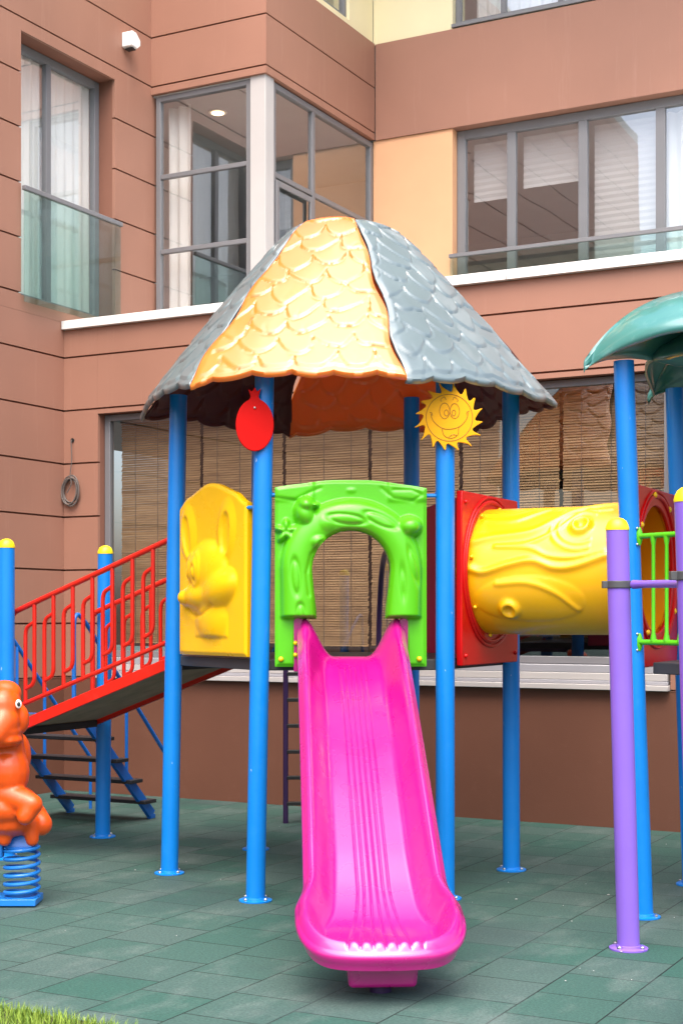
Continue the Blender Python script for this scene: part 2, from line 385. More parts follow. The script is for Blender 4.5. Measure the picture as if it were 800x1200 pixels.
# left wing (plane B) with balcony window
cladding('wall', mS(), -11, -.001, 1.1, Z1T-.002, label='brown panelled side wing at the left', mt='wall')
cladding('wall', mS(), -11, 1.56, Z1T, ZT, [(-.633,.821,4.69,7.16),(-5.2,-3.7,4.69,7.16)], label='brown panelled side wing with tall balcony window')
# sill of the ground window
sl = MB()
sl.box(.41, 5.93, -.02, .10, 1.236, 1.297);  sl.box(.41, 5.945, -.03, .10, 1.146, 1.175)

so_ = sl.build('sill', M['sill'], B, bevel=.004); sl = MB(); sl.box(.41, 5.94, -.026, .10, 1.177, 1.234); sl.box(.41, 5.955, -.06, .10, 1.101, 1.144); sl.build('sill_strip', M['lightframe'], so_, bevel=.004)
# white coping
cp = MB(); x = .0
for x0, x1 in ((.006,2.3),(2.304,4.6),(4.604,6.9),(6.904,9.05)): cp.box(x0, x1, -.05, .35, 4.462, 4.545)
cp.build('ledge', M['white'], B, 'white coping along the terrace edge', bevel=.004)
tr = MB(); tr.box(.01, 9, .36, 3.93, 4.2, 4.44); tr.build('terrace', M['room'], B, flat=True)

def window(a0, a1, z0, z1, m, muls=(), trans=(), fw=.055, d0=.0, dep=.07, glass='glass', label=None, extra=None, gz=None):
    w = MB()
    w.box(a0, a0+fw, d0, d0+dep, z0, z1, m); w.box(a1-fw, a1, d0, d0+dep, z0, z1, m)
    w.box(a0+fw, a1-fw, d0, d0+dep, z0, z0+fw, m); w.box(a0+fw, a1-fw, d0, d0+dep, z1-fw, z1, m)
    for p in muls: w.box(p-fw*.5, p+fw*.5, d0+.004, d0+dep-.004, z0+fw, z1-fw, m)
    for tz in trans:
        ms = [a0+fw]+[v for p in sorted(muls) for v in (p-fw*.5, p+fw*.5)]+[a1-fw]
        for i in range(0, len(ms), 2): w.box(ms[i], ms[i+1], d0+.008, d0+dep-.008, tz-fw*.42, tz+fw*.42, m)
    if extra: extra(w)
    o = w.build('window', M['frame'], B, label, bevel=.004)
    gp = MB(); q_ = d0+dep*.45; gp.add([m(a0+fw*.6,q_,z0+fw*.6),m(a1-fw*.6,q_,z0+fw*.6),m(a1-fw*.6,q_,z1-fw*.6),m(a0+fw*.6,q_,z1-fw*.6)],[(0,1,2,3)]); gp.build('pane', M[glass], o, flat=True)
    return o
# ground window
def lead(w): w.box(.47,.515,.10,.13,1.24,3.56)
window(.412, 5.94, 1.30, 3.625, mA(.10), [], [], fw=.06, glass='glasslow', label='long ground floor window with brown blinds', extra=None)
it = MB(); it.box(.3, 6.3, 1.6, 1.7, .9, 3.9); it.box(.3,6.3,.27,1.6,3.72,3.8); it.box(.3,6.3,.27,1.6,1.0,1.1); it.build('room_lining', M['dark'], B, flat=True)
# balcony window in left wing, recessed .22
window(-.632, .82, 4.695, 7.155, mS(-.2), [.02], [], fw=.075, label='tall balcony window in the left wing')
window(-5.199, -3.701, 4.695, 7.155, mS(-.2), [-4.4], [], fw=.075, label='second balcony window in the left wing')
def balustrade(a0, a1, z, m, label):
    r = MB(); r.box(a0, a1, -.075, -.03, z-.022, z+.022, m)
    o = r.build('railing', M['frame'], B, label, bevel=.006)
    gp = MB(); gp.box(a0+.01, a1-.02, -.058, -.046, 4.62, z-.023, m); gp.build('glass_panel', M['glassgreen'], o, flat=True)
    return o
balustrade(-.66, .86, 5.68, mS(), 'glass balustrade of the left balcony window')
# bay: front face b=1.5, side face x=1.37
window(.03, 1.20, 4.55, ZB-.02, mA(1.5), [], [6.33,5.54], fw=.055, label='front window of the glazed bay')
def sash(w):
    m = mS(1.37)
    for a0,a1,z0,z1 in ((1.70,1.76,4.62,6.18),(2.42,2.48,4.62,6.18),(1.76,2.42,6.12,6.18),(1.76,2.42,4.62,4.68)): w.box(a0,a1,-.02,-.001,z0,z1,m)
window(1.66, 3.93, 4.55, ZB-.02, mS(1.37), [2.53], [6.24,5.45], fw=.06, label='side window of the glazed bay with an opening sash', extra=sash)
po = MB(); po.box(1.205, 1.385, 1.485, 1.655, 4.5, ZB-.001); po.build('corner_post', M['lightframe'], B, bevel=.004)
# block over the bay
bl = MB()
for za, zb in ((ZB,7.2715),(7.2885,7.7915),(7.8085,ZC)):
    bl.box(.0005, 1.41, 1.455, 4.0-.1, za, zb)
bl.build('wall', M['wall'], B, 'brown panelled block over the glazed bay', flat=True)
bb = MB(); bb.box(.01, 1.38, 1.49, 3.9, 7.21, ZC-.01); bb.build('joint_backing', M['wall_core'], B, flat=True)
bu = MB()
for p, q, za, zb in pieces(1.5, 3.93, ZC+.002, ZT, [(1.6,3.35,8.4,10.8)], []): bu.box(p, q, 0, .2, za, zb, mS(1.37))
bu.box(.005,1.165,1.5,1.7,ZC+.002,ZT)
bu.build('wall', M['cream'], B, 'cream rendered wall of the top storey over the bay', flat=True)
window(1.601, 3.349, 8.4, 10.8, mS(1.33), [2.5], [], label='top storey window over the bay')
# main upper facade b=3.94
pe = MB()
for p, q, za, zb in pieces(1.372, 9, 4.45, ZB-.002, [(2.371,8.6,4.56,7.2)], []): pe.box(p, q, 3.94, 4.2, za, zb)
pe.build('wall', M['peach'], B, 'peach rendered wall between the bay and the long upper window', flat=True)
bd = MB(); bd.box(1.412, 9, 3.915, 4.2, ZB, ZC); bd.build('wall', M['wall'], B, 'plain brown band over the long upper window', flat=True)
ce = MB()
for p, q, za, zb in pieces(1.372, 9, ZC+.001, ZT, [(2.371,8.6,8.36,10.8)], []): ce.box(p, q, 3.94, 4.2, za, zb)
ce.build('wall', M['cream'], B, 'cream rendered wall of the top storey', flat=True)
ups = [3.03, 3.86, 4.72, 5.6, 6.5]
window(2.375, 8.595, 4.56, ZB-.005, mA(4.06), ups, [], fw=.10, dep=.08, label='long upper floor window with glass balustrade')
window(2.375, 8.595, 8.365, 10.8, mA(4.02), [2.95,3.62,4.5,5.5], [], fw=.06, label='top storey long window')
ms = MB(); ms.box(2.372, 8.6, 3.90, 4.10, 8.325, 8.362); ms.build('sill', M['frame'], B, bevel=.003)
balustrade(2.36, 8.6, 5.74, mA(3.93), 'glass balustrade of the long upper window')
# rooms behind the upper glazing
rm = MB()
rm.box(-5,9,4.5,9,ZB+.02,ZB+.1); rm.box(-5,9,8.9,9,4.4,ZB); rm.box(-5,9,4.22,9,4.3,4.4); rm.box(-5,-4.9,-6,9,4.4,ZB)
rm.box(-5,1.3,1.50,4.5,ZB-.018,ZB-.004); rm.box(-5,1.3,1.6,4.2,4.3,4.4); rm.box(-5,-.26,-6,1.6,ZB+.02,ZB+.1); rm.box(-5,-.26,-6,1.6,4.3,4.4)
rm.box(-5,9,8.9,9,ZC-.1,ZT); rm.box(-5,9,4.21,9,ZC-.2,ZC-.1); rm.box(-11,-.01,-11,9.2,ZT+.01,ZT+.2); rm.box(.0,9,1.55,9.2,ZT+.01,ZT+.2)
rm.box(-.9,-.8,1.9,3.2,4.4,ZB-.05); rm.box(-.6,.75,5.3,5.4,4.4,ZB)
rm.build('room_lining', M['room'], B, flat=True)
dl = MB(); dl.lathe([(.10,0),(.10,.012),(.07,.014)], (.367,2.18,ZB-.034), 24); do = dl.build('downlight', M['white'], B)
d2 = MB(); d2.lathe([(.068,0),(.068,.006)], (.367,2.18,ZB-.042), 24); d2.build('lamp', M['lamp'], do)

def place_b(o):
    o.location = BC; o.rotation_euler = (0,0,BROT); return o
# wooden blinds in ground window
edges = [.44, 1.385, 2.285, 3.165, 4.045, 4.95, 5.86]
bl_names = ['leftmost brown wooden blind, behind the red ramp railing','brown wooden blind second from the left, behind the yellow panel','brown wooden blind behind the left half of the green arch',
            'brown wooden blind behind the right half of the green arch','brown wooden blind behind the sun plaque and red panel','rightmost brown wooden blind, above the yellow tunnel']
for i in range(6):
    r = empty('wooden_blind', BC + Matrix.Rotation(BROT,3,'Z') @ Vector(((edges[i]+edges[i+1])/2,.31,1.5)), BROT, bl_names[i], 'blind', 'wooden blinds in the ground floor window')
    hw = (edges[i+1]-edges[i])/2-.012; zb = (-.10,-.09,-.11,-.10,.02,.05)[i]
    s = MB(); z = zb+.03; k = 0
    while z < 2.06:
        jit = random.gauss(0,.0008)
        j1, j2 = .010*random.random(), .010*random.random(); lean = random.gauss(0,.0006)
        s.add([(-hw+j1,0+jit,z+lean),(hw-j2,0+jit,z-lean),(hw-j2,.012+jit,z+.0221-lean),(-hw+j1,.012+jit,z+.0221+lean)], [(0,1,2,3)])
        z += .0225; k += 1
    s.build('slats', M['blind'], r, flat=True)
    b_ = MB(); b_.box(-hw,hw,-.012,.02,zb,zb+.026); b_.build('bottom_rail', M['tread'], r)
    c = MB()
    for fx in (-.62,-.05,.6): c.box(hw*fx-.0014,hw*fx+.0014,-.008,-.004,zb,2.06)
    c.build('cord', M['cable'], r, flat=True)
    h = MB(); h.box(-hw,hw,-.01,.05,2.062,2.12); h.build('head_rail', M['sill'], r)
# curtains
def curtain(name, label, m, a0, a1, z0, z1, b, amp=.03, per=.13, mt='fabric'):
    n = max(8, int((a1-a0)/.02)); rows = []
    for z in np.linspace(z0, z1, 6):
        rows.append([m(a, b+amp*math.sin(2*PI*a/per+.4*math.sin(a*7)+.15*z), z) for a in np.linspace(a0, a1, n)])
    c = MB().grid(rows); o = place_b(c.build(name, M[mt], sharp=80)); tag(o, label, 'curtain', 'white curtains'); return o
curtain('curtain', 'white curtain behind the tall balcony window at the left', mS(-.285), -.60, .80, 4.62, 7.13, .0, amp=.018)
curtain('curtain', 'white curtain of the wing window nearest the camera, seen in reflection', mS(-.285), -5.15, -3.72, 4.62, 7.13, .0, amp=.018)
curtain('curtain', 'narrow white curtain at the left edge of the glazed bay', mA(1.72), .06, .34, 4.5, 7.12, .0)
curtain('curtain', 'white curtain right of the pale blind in the long upper window', mA(4.28), 4.66, 6.6, 4.5, 7.12, .06)
curtain('curtain', 'white curtain in the top storey window at the right', mA(4.26), 2.5, 4.2, 8.3, 10.8, .06)
curtain('curtain', 'white curtain in the top storey window over the bay', mS(1.08), 1.7, 3.3, 8.35, 10.8, .0)
def pleated(label, a0, a1, z0, z1, b):
    n = 2*int((z1-z0)/.07); rows = []
    for i in range(n+1):
        z = z0+(z1-z0)*i/n; y = b+(.007 if i % 2 else 0); rows.append([(a0,y,z),(a1,y,z)])
    r = MB().grid(rows); o = place_b(r.build('pleated_blind', M['pleat'], flat=True)); tag(o, label, 'blind', 'white pleated blinds'); return o
M['pleat'] = mat('grey_pleats', (.56,.56,.57), .9, .2, var=.05)
pleated('half raised white blind in the leftmost pane of the long upper window', 2.50, 2.98, 6.42, 7.08, 4.26)
pleated('half raised white blind in the second pane of the long upper window', 3.10, 3.80, 6.50, 7.08, 4.26)
pleated('fully lowered pale blind in the third pane of the long upper window', 3.93, 4.64, 4.6, 7.08, 4.26)
# wall lamp on the left wing
wl = empty('wall_sensor', BC + Matrix.Rotation(BROT,3,'Z') @ Vector((0,1.01,7.6)), BROT, 'small white sensor box high on the brown left wing', 'sensor')
w = MB(); w.prism([(-.075,-.07),(.02,-.08),(.075,-.035),(.075,.02),(.0,.08),(-.075,.08)], lambda a,b,z: (b,a,z), .0, .13)
w.build('housing', M['white'], wl, bevel=.008)
w = MB(); w.box(.02,.11,-.05,.02,-.092,-.082); w.build('lens', M['black'], wl)
# coiled cable
cb = empty('cable_coil', BC + Matrix.Rotation(BROT,3,'Z') @ Vector((.105,-.02,2.9)), BROT, 'grey coiled cable hanging on the brown pier left of the long window', 'cable')
pts = []
for i in range(150):
    t = i/149; a = -PI/2+2*PI*5.0*t; rr = 1+.16*math.sin(7.3*t*5)
    pts.append((.085*rr*math.cos(a)+.006*math.sin(31*t), -.012-.012*math.sin(13*t), .13*rr*math.sin(a)-.0))
w = MB(); w.tube(pts, .0075, 6); w.build('coil', M['cable'], cb)
w = MB(); w.tube(crv([(.0,.0,.49),(.012,-.02,.47),(.018,-.018,.3),(.002,-.02,.16),(.02,-.03,.06),(-.03,-.03,-.02)]), .005, 6); w.build('lead', M['cable'], cb)
w = MB(); w.lathe([(.022,0),(.022,.006)], (0,0,0), 12, lambda x,y,z: (x, .018-z, y+.49)); w.build('wall_hole', M['black'], cb)

# ------------------------------------------------------------------ play structure
T = empty('play_structure', (0,9.87,0), R(3.2), 'colourful playground tower with scaled roof, pink slide, yellow tunnel and red ramp', 'play structure')
HA = 1.13
def hexp(a, r=HA, c=(0,0)): return (c[0]+r*math.cos(R(a)), c[1]+r*math.sin(R(a)))
def post(p, h, lean=(0,0), mt='blue', r=.057, cap=None, label=None, parent=T):
    w = MB(); x, y = p
    w.tube([(x,y,.0),(x+lean[0]*.5,y+lean[1]*.5,h*.5),(x+lean[0],y+lean[1],h)], r, 32)
    o = w.build('post', M[mt], parent, label)
    f = MB(); f.lathe([(.098,0.001),(.098,.009),(.092,.012),(r+.006,.013),(r+.004,.022),(r+.001,.024)], (x,y,0), 36); f.build('flange', M[mt], o)
    for k in range(4):
        a = PI/4+k*PI/2; b = MB(); b.lathe([(.011,.012),(.011,.021),(.006,.025)], (x+.082*math.cos(a),y+.082*math.sin(a),0), 6); b.build('bolt', M['steel'], o)
    if cap:
        c = MB(); c.lathe([(r+.002,-.004),(r+.003,.006),(r*.96,.024),(r*.8,.042),(r*.5,.055),(r*.15,.06)], (x+lean[0],y+lean[1],h), 28); c.build('cap', M[cap], o)
    return o
def lug(o, p, ang, z):     # little round bracket from a post towards a panel
    d = Vector((math.cos(ang), math.sin(ang), 0)); w = MB()
    w.tube([Vector((*p,z))+d*.045, Vector((*p,z))+d*.13], .012, 10); w.ball(Vector((*p,z))+d*.05+Vector((0,0,.016)), .011, 8, 6)
    return w
P = {k: hexp(a) for k, a in zip(('R','BR','BL','L','FL','FR'), (0,60,120,180,240,300))}
LEAN = {'FL': (.055,0), 'L': (.06,0), 'BL': (.03,0), 'FR': (0,0), 'R': (-.005,0), 'BR': (.0,0)}
for k, h in (('FL',3.18),('FR',3.18),('L',3.14),('R',3.18),('BL',3.3),('BR',3.28)): post(P[k], h, LEAN[k])
# deck
def hexdeck(c, z, ap=.93):
    w = MB(); poly = [(c[0]+ap/math.cos(R(30))*math.cos(R(a)), c[1]+ap/math.cos(R(30))*math.sin(R(a))) for a in range(0,360,60)]
    w.prism(poly[::-1], lambda x,b,y: (x,y,b), z-.065, z); return w
hexdeck((0,0), 1.43).build('deck', M['deck'], T, 'dark grey steel deck of the main tower', bevel=.006)
# ------- roof
ZE, ZTOP, RE, RT = 3.07, 4.27, 1.39, .33
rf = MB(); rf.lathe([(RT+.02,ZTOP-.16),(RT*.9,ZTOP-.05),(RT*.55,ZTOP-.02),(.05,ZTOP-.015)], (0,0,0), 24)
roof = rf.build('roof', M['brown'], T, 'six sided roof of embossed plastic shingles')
def roof_panel(a_lo, a_hi, mt, label, seed, lift=0.0, nu=104, nv=120):
    rs = np.random.default_rng(seed)
    e0 = np.array(hexp(a_lo, RE)); e1 = np.array(hexp(a_hi, RE)); t0 = np.array(hexp(a_lo, RT)); t1 = np.array(hexp(a_hi, RT))
    SL = math.hypot(RE-RT, ZTOP-ZE); Wd = RE
    hrow, wt = .165, .235
    nrow = int(SL/hrow)+3
    offs = [(rs.uniform(0,1)*.3+(.5 if j % 2 else 0))*wt for j in range(nrow)]
    jit = rs.normal(0,.034,(nrow,40)); jw = rs.uniform(-.25,.25,(nrow,40))
    am = (math.cos(R((a_lo+a_hi)/2)), math.sin(R((a_lo+a_hi)/2)))
    nrm = Vector((am[0]*(ZTOP-ZE)/SL, am[1]*(ZTOP-ZE)/SL, (RE-RT)*.87/SL)).normalized()
    G = []
    for i in range(nv+1):
        row = []
        for j in range(nu+1):
            u = j/nu; 
            sc = .030*abs(math.sin(PI*(5.2*u+.2*seed)))**.8*(1 if True else 0) + .012*math.sin(9*u+seed)
            t = i/nv; q = t*SL
            tt = t - (sc/SL)*max(0,1-t*6)
            r_ = .02*math.sin(PI*1.0*tt)            # slight belly
            a = e0+(t0-e0)*tt; b = e1+(t1-e1)*tt
            uu = u
            p = a+(b-a)*uu; z = ZE+(ZTOP-ZE)*tt
            # rounded top
            z -= .045*max(0,(t-.86)/.14)**2*(.8+.2*abs(2*u-1)**2)
            bul = .070*(1-(2*u-1)**2)*(1-.8*t)
            # wavy seams
            wav = .018*math.sin(t*17+seed)*(2*u-1)**8
            s = (u-.5)*np.linalg.norm(b-a)
            # shingle relief
            H = 0; prevb = None
            s2 = s+.030*math.sin(q*9+seed*2)+.012*math.sin(q*23+s*9); q2 = q+.030*math.sin(s*8+seed)+.012*math.sin(s*19+q*7)
            for rj in range(min(nrow-1, int(q2/hrow)+2), -3, -1):
                rr = rj % nrow
                x = (s2+offs[rr]+10*wt)/wt; k = int(math.floor(x)); ds = (x-k)-.5+jw[rr,k % 40]*.35*(1-abs(2*((x-k)-.5)))
                kk = k % 40
                bot = rj*hrow + jit[rr,kk]*(1-abs(2*ds)) + .95*hrow*(1-math.sqrt(max(0,1-min(1,abs(2*ds))**2.1)))
                if q2 > bot:
                    dq = q2-bot
                    H = .0145*max(0, 1-dq/(1.7*hrow))*(1-math.exp(-(dq/.010)**1.5)) + .004*math.cos(PI*ds)
                    H -= .004*math.exp(-(ds/.05)**2)*max(0,1-dq/.1)*(jw[rr,kk] > .05)
                    if prevb is not None: H -= .006*math.exp(-((prevb-q2)/.009)**2)
                    break
                prevb = bot if prevb is None else min(prevb, bot)
            em = min(1, min(u,1-u)/.035, (1-t)/.05+.2)
            H = H*max(0,em)
            if t < .03: H = H*.3
            off = H+bul+r_+lift
            row.append((p[0]+nrm.x*off+wav*(b-a)[0], p[1]+nrm.y*off+wav*(b-a)[1], z+nrm.z*off*.9))
        G.append(row)
    # rolled lower lip
    lip = [(x-am[0]*.006, y-am[1]*.006, z-.030) for x,y,z in G[0]]
    G = [lip]+G
    w = MB().grid(G, flip=False)
    return w.build('roof_panel', M[mt], roof, label, sharp=50, solid=.014)
c0 = -16.2
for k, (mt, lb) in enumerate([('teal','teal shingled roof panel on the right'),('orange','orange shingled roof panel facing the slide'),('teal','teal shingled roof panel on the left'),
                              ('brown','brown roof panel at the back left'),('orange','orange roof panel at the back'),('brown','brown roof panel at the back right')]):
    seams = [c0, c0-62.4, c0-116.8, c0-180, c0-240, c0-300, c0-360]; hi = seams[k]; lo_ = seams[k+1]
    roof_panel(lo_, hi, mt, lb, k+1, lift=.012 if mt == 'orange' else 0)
# ------- generic relief panel
def relief(a0, a1, z0, z1, sdf, hgt, m, step=.007, thick=.04, blur=2):
    nx, nz = int(round((a1-a0)/step)), int(round((z1-z0)/step))
    X, Z = np.meshgrid(np.linspace(a0,a1,nx+1), np.linspace(z0,z1,nz+1))
    Hh = hgt(X, Z)
    for _ in range(blur):
        Q = np.pad(Hh,1,mode='edge'); Hh = (Q[:-2,1:-1]+Q[2:,1:-1]+Q[1:-1,:-2]+Q[1:-1,2:]+2*Hh)/6
    Xc = (X[:-1,:-1]+X[1:,1:])/2; Zc = (Z[:-1,:-1]+Z[1:,1:])/2
    keep = sdf(Xc, Zc) < 0
    D = sdf(X, Z); e = 1e-4
    gx = (sdf(X+e,Z)-D)/e; gz = (sdf(X,Z+e)-D)/e; gl = np.hypot(gx,gz)+1e-9
    kp = np.pad(keep,1); cnt = kp[:-1,:-1].astype(int)+kp[1:,:-1]+kp[:-1,1:]+kp[1:,1:]
    bd = (cnt > 0) & (cnt < 4)
    mv = np.where(bd, np.clip(D,-step*1.2,step*1.2), 0)
    X2 = X-mv*gx/gl; Z2 = Z-mv*gz/gl
    rim = sm(0,.022,-D); Hh = Hh - .012*(1-rim)*(D > -.022)
    idx = -np.ones(X.shape, int); V = []; n = 0
    for i in range(nz+1):
        for j in range(nx+1):
            if cnt[i,j] > 0: idx[i,j] = n; n += 1; V.append(m(X2[i,j], -Hh[i,j]-thick, Z2[i,j]))
    F = []; nb = n; Vb = []
    for i in range(nz+1):
        for j in range(nx+1):
            if cnt[i,j] > 0: Vb.append(m(X2[i,j], 0, Z2[i,j]))
    K = lambda i,j: 0 <= i < nz and 0 <= j < nx and keep[i,j]
    for i in range(nz):
        for j in range(nx):
            if not keep[i,j]: continue
            a,b,c,d = idx[i,j], idx[i,j+1], idx[i+1,j+1], idx[i+1,j]
            F.append((a,b,c,d)); F.append((d+nb,c+nb,b+nb,a+nb))
            if not K(i-1,j): F.append((a,a+nb,b+nb,b))
            if not K(i+1,j): F.append((c,c+nb,d+nb,d))
            if not K(i,j-1): F.append((d,d+nb,a+nb,a))
            if not K(i,j+1): F.append((b,b+nb,c+nb,c))
    return MB().add(V+Vb, F)
def side_map(p, q, off=0):
    p, q = Vector((*p,0)), Vector((*q,0)); mid = (p+q)/2; d = (q-p).normalized(); n = Vector((-d.y, d.x, 0))  # n: left of travel
    return lambda a,b,z: tuple(mid + d*a + n*(b+off) + Vector((0,0,z)))
ell = lambda X,Z,cx,cz,rx,rz,rot=0: np.hypot(((X-cx)*math.cos(rot)+(Z-cz)*math.sin(rot))/rx, (-(X-cx)*math.sin(rot)+(Z-cz)*math.cos(rot))/rz)
def bump(X,Z,cx,cz,rx,rz,h,rot=0): return h*np.sqrt(np.clip(1-ell(X,Z,cx,cz,rx,rz,rot)**2,0,1))
def ring(X,Z,cx,cz,rx,rz,w,h,rot=0): return h*np.exp(-((ell(X,Z,cx,cz,rx,rz,rot)-1)*min(rx,rz)/w)**2)
# yellow mouse panel, L -> FL
PZ = 1.40
def y_sdf(X,Z):
    top = 1.02+.10*np.exp(-(X/.26)**2)-.05*sm(.30,.46,np.abs(X))
    return np.maximum(np.maximum(np.abs(X-.02)-.445, .045-Z), Z-top)
def y_h(X,Z):
    h = .02*np.exp(-((np.maximum(np.abs(X)-.40,0))/.05)**2)
    L_ = [h, bump(X,Z,-.33,.82,.115,.19,.055,.12), bump(X,Z,.17,.82,.125,.20,.055,-.12), bump(X,Z,-.06,.58,.26,.19,.10), bump(X,Z,.10,.46,.22,.12,.105,.30),
          bump(X,Z,-.16,.42,.24,.095,.10,.06), bump(X,Z,-.33,.41,.08,.065,.10), bump(X,Z,-.02,.27,.20,.16,.07)*sm(.155,.165,Z), .03*sm(.155,.165,Z)*sm(.34,.28,Z)*sm(.22,.20,np.abs(X+.02))]
    K_ = 90.0; h = np.log(sum(np.exp(K_*q) for q in L_))/K_ - math.log(len(L_))/K_
    h = h - bump(X,Z,-.34,.80,.055,.13,.035,.12) - bump(X,Z,.17,.80,.06,.13,.035,-.12)
    for cx in (-.255,-.125): h = h + bump(X,Z,cx,.585,.058,.09,.022) + ring(X,Z,cx,.585,.066,.10,.008,.012) + ring(X,Z,cx-.005,.56,.026,.045,.006,-.014)
    h = h - .02*np.exp(-(dist_poly(X,Z,[(-.36,.33),(-.25,.29),(-.10,.30),(.05,.36)])/.010)**2)
    return h
m_y = side_map(P['L'], P['FL'])
relief(-.48,.48,.03,1.13,y_sdf,lambda X,Z: y_h(X-.055,Z),lambda a,b,z: m_y(a,b+.035,z+PZ), step=.0075, blur=2).build('side_panel', M['yellow'], T, 'yellow panel with an embossed mouse face', sharp=60)
# crimson back panel R -> BR
m_c = side_map(P['R'], P['BR'])
w = MB(); w.prism([(-.47,1.40),(.47,1.40),(.47,2.36),(.40,2.46),(.1,2.52),(-.3,2.50),(-.47,2.40)], m_c, -.02, .02)
w.build('side_panel', M['crimson'], T, 'plain crimson panel at the back of the tower', bevel=.012)
# green arch panel FL -> FR
def g_sdf(X,Z):
    top = 1.045+.028*np.exp(-((np.abs(X)-.35)/.13)**2)+.062*np.exp(-(X/.27)**4)
    outer = np.maximum(np.maximum(np.abs(X)-.45, .0-Z), Z-top)
    z0 = .575
    cir = np.hypot(X, Z-z0)-.232
    leg = np.maximum(np.abs(X)-.205-.13*sm(0,.26,Z-.29)*0.18, Z-z0)
    low = np.maximum(np.abs(X)-.325, Z-.285)
    hole = np.minimum(np.minimum(cir, leg), low)
    return np.maximum(outer, -hole)
def g_h(X,Z):
    z0 = .575; rho = np.where(Z > z0, np.hypot(X,Z-z0), np.abs(X)+.06*np.clip(z0-Z,0,1)*.3)
    band = .085*np.sqrt(np.clip(1-((rho-.315)/.105)**2,0,1))*sm(.285,.30,Z)
    h = band
    # end knobs of the upper log
    h = np.maximum(h, bump(X,Z,.345,.83,.075,.065,.105)); h = np.maximum(h, bump(X,Z,-.15,.85,.10,.085,.095,.5)); h = np.maximum(h, bump(X,Z,-.20,.74,.075,.06,.10))
    # bird: body and head, leaf
    h = np.maximum(h, bump(X,Z,-.275,.90,.062,.085,.10,.35)); h = np.maximum(h, bump(X,Z,-.268,.955,.055,.05,.115)); h = np.maximum(h, bump(X,Z,-.215,.955,.03,.016,.10))
    lf = np.zeros_like(X)
    for k in range(5):
        a = R(90+72*k); lf = np.maximum(lf, bump(X,Z,-.385+.035*math.cos(a),.80+.035*math.sin(a),.042,.02,.05,a))
    h = np.maximum(h, lf)
    # leaf shapes along the top
    h = h + .012*sm(.0,.02,.13-np.abs(np.abs(X)-.34))*sm(.97,1.0,Z)
    h = h - .010*np.exp(-(dist_poly(X,Z,[(-.45,1.0),(-.33,.985),(-.25,1.03),(-.18,1.06)])/.007)**2) - .010*np.exp(-(dist_poly(X,Z,[(.18,1.06),(.25,1.0),(.37,.985),(.42,1.02),(.36,1.05),(.25,1.05)])/.007)**2)
    # bark slits
    for cx,cz,rx,rz,rot in ((-.03,.87,.11,.028,-.12),(.17,.865,.10,.03,-.42),(-.33,.53,.025,.10,.08),(-.30,.22+.1,.022,.05,.05),(.365,.60,.018,.10,.25),(.30,.50,.012,.08,.05)):
        h = h + ring(X,Z,cx,cz,rx,rz,.006,-.013,rot)
    h = h + bump(X,Z,0,1.045,.03,.016,.008)
    h = h - .014*np.exp(-(dist_poly(X,Z,[(-.25,.42),(-.265,.55),(-.24,.66),(-.18,.74)])/.007)**2)
    return h
m_g = side_map(P['FL'], P['FR'])
arch = relief(-.455,.455,-.005,1.115,g_sdf,g_h,lambda a,b,z: m_g(a,b,z+1.39), step=.006, blur=2).build('arch_panel', M['green'], T, 'green arch panel with embossed log, bird and leaf over the slide', sharp=60)
for sx in (-.415,.405):
    b = MB(); b.ball(m_g(sx,-.045,1.435), .016, 12, 8); b.build('bolt', M['yellow'], arch)
# connecting lugs
for k, a, z in (('L',-PI/3+.3,2.36),('L',-PI/3+.3,1.52),('FL',PI*2/3+.2,2.34),('FL',0,2.41),('FR',PI,2.41)):
    lug(None, (P[k][0]+LEAN[k][0]*.75,P[k][1]), a, z).build('bracket', M['blue'], T)
# ------- plaques on the posts
def front_map(x, y, z): return lambda a,b,c: (x+a, y+b, z+c)
pm = front_map(P['FL'][0]-.004, P['FL'][1]-.07, 2.815)
poly = []
for k in range(40):
    t = PI/2+.30+(2*PI-.60)*k/39; poly.append((.112*math.cos(t), .155*math.sin(t)))
poly += [(.022,.165),(.036,.215),(.014,.195),(0,.222),(-.016,.195),(-.038,.212),(-.024,.165)]
w = MB(); w.prism(poly, pm, -.012, .012); pg = w.build('fruit_plaque', M['redplate'], T, 'flat red pomegranate shaped plaque on a blue post', bevel=.004)
b = MB(); b.ball(pm(.0,-.014,.10), .008, 8, 6); b.build('bolt', M['steel'], pg)
smap = front_map(P['FR'][0]+.014, P['FR'][1]-.075, 2.865)
poly = []; nr = 16
for k in range(nr):
    a = 2*PI*k/nr+.12; L_ = .205+.012*math.sin(5*k)
    for da, r_ in ((-.17,.153),(-.10,.158),(.02,.172),(.11,.19),(.15,L_),(.17,L_*.97),(.16,.175),(.165,.16)): poly.append((r_*math.cos(a+da), r_*math.sin(a+da)))
w = MB(); w.prism(poly, smap, -.01, .01); sn = w.build('sun_plaque', M['sun'], T, 'flat yellow smiling sun plaque on a blue post', bevel=.002)
def line(pts, r=.0026, closed=False):
    w = MB(); w.tube([smap(x,-.0105,z) for x,z in pts], r, 6, closed=closed); return w
fl_ = MB()
def addl(pts, closed=False): fl_.tube([smap(x,-.0108,z) for x,z in pts], .0024, 6, closed=closed)
cir = lambda cx,cz,rx,rz,n=28: [(cx+rx*math.cos(2*PI*k/n), cz+rz*math.sin(2*PI*k/n)) for k in range(n)]
addl(cir(0,0,.138,.138,48), True); addl(cir(-.028,.04,.030,.046), True); addl(cir(.032,.04,.028,.044), True); addl(cir(-.018,.028,.012,.018), True); addl(cir(.026,.028,.011,.017), True)
addl([tuple(p)[:2] for p in crv([(-.11,.02,0),(-.095,-.02,0),(-.05,-.058,0),(0,-.068,0),(.06,-.052,0),(.10,-.01,0),(.112,.03,0)])])
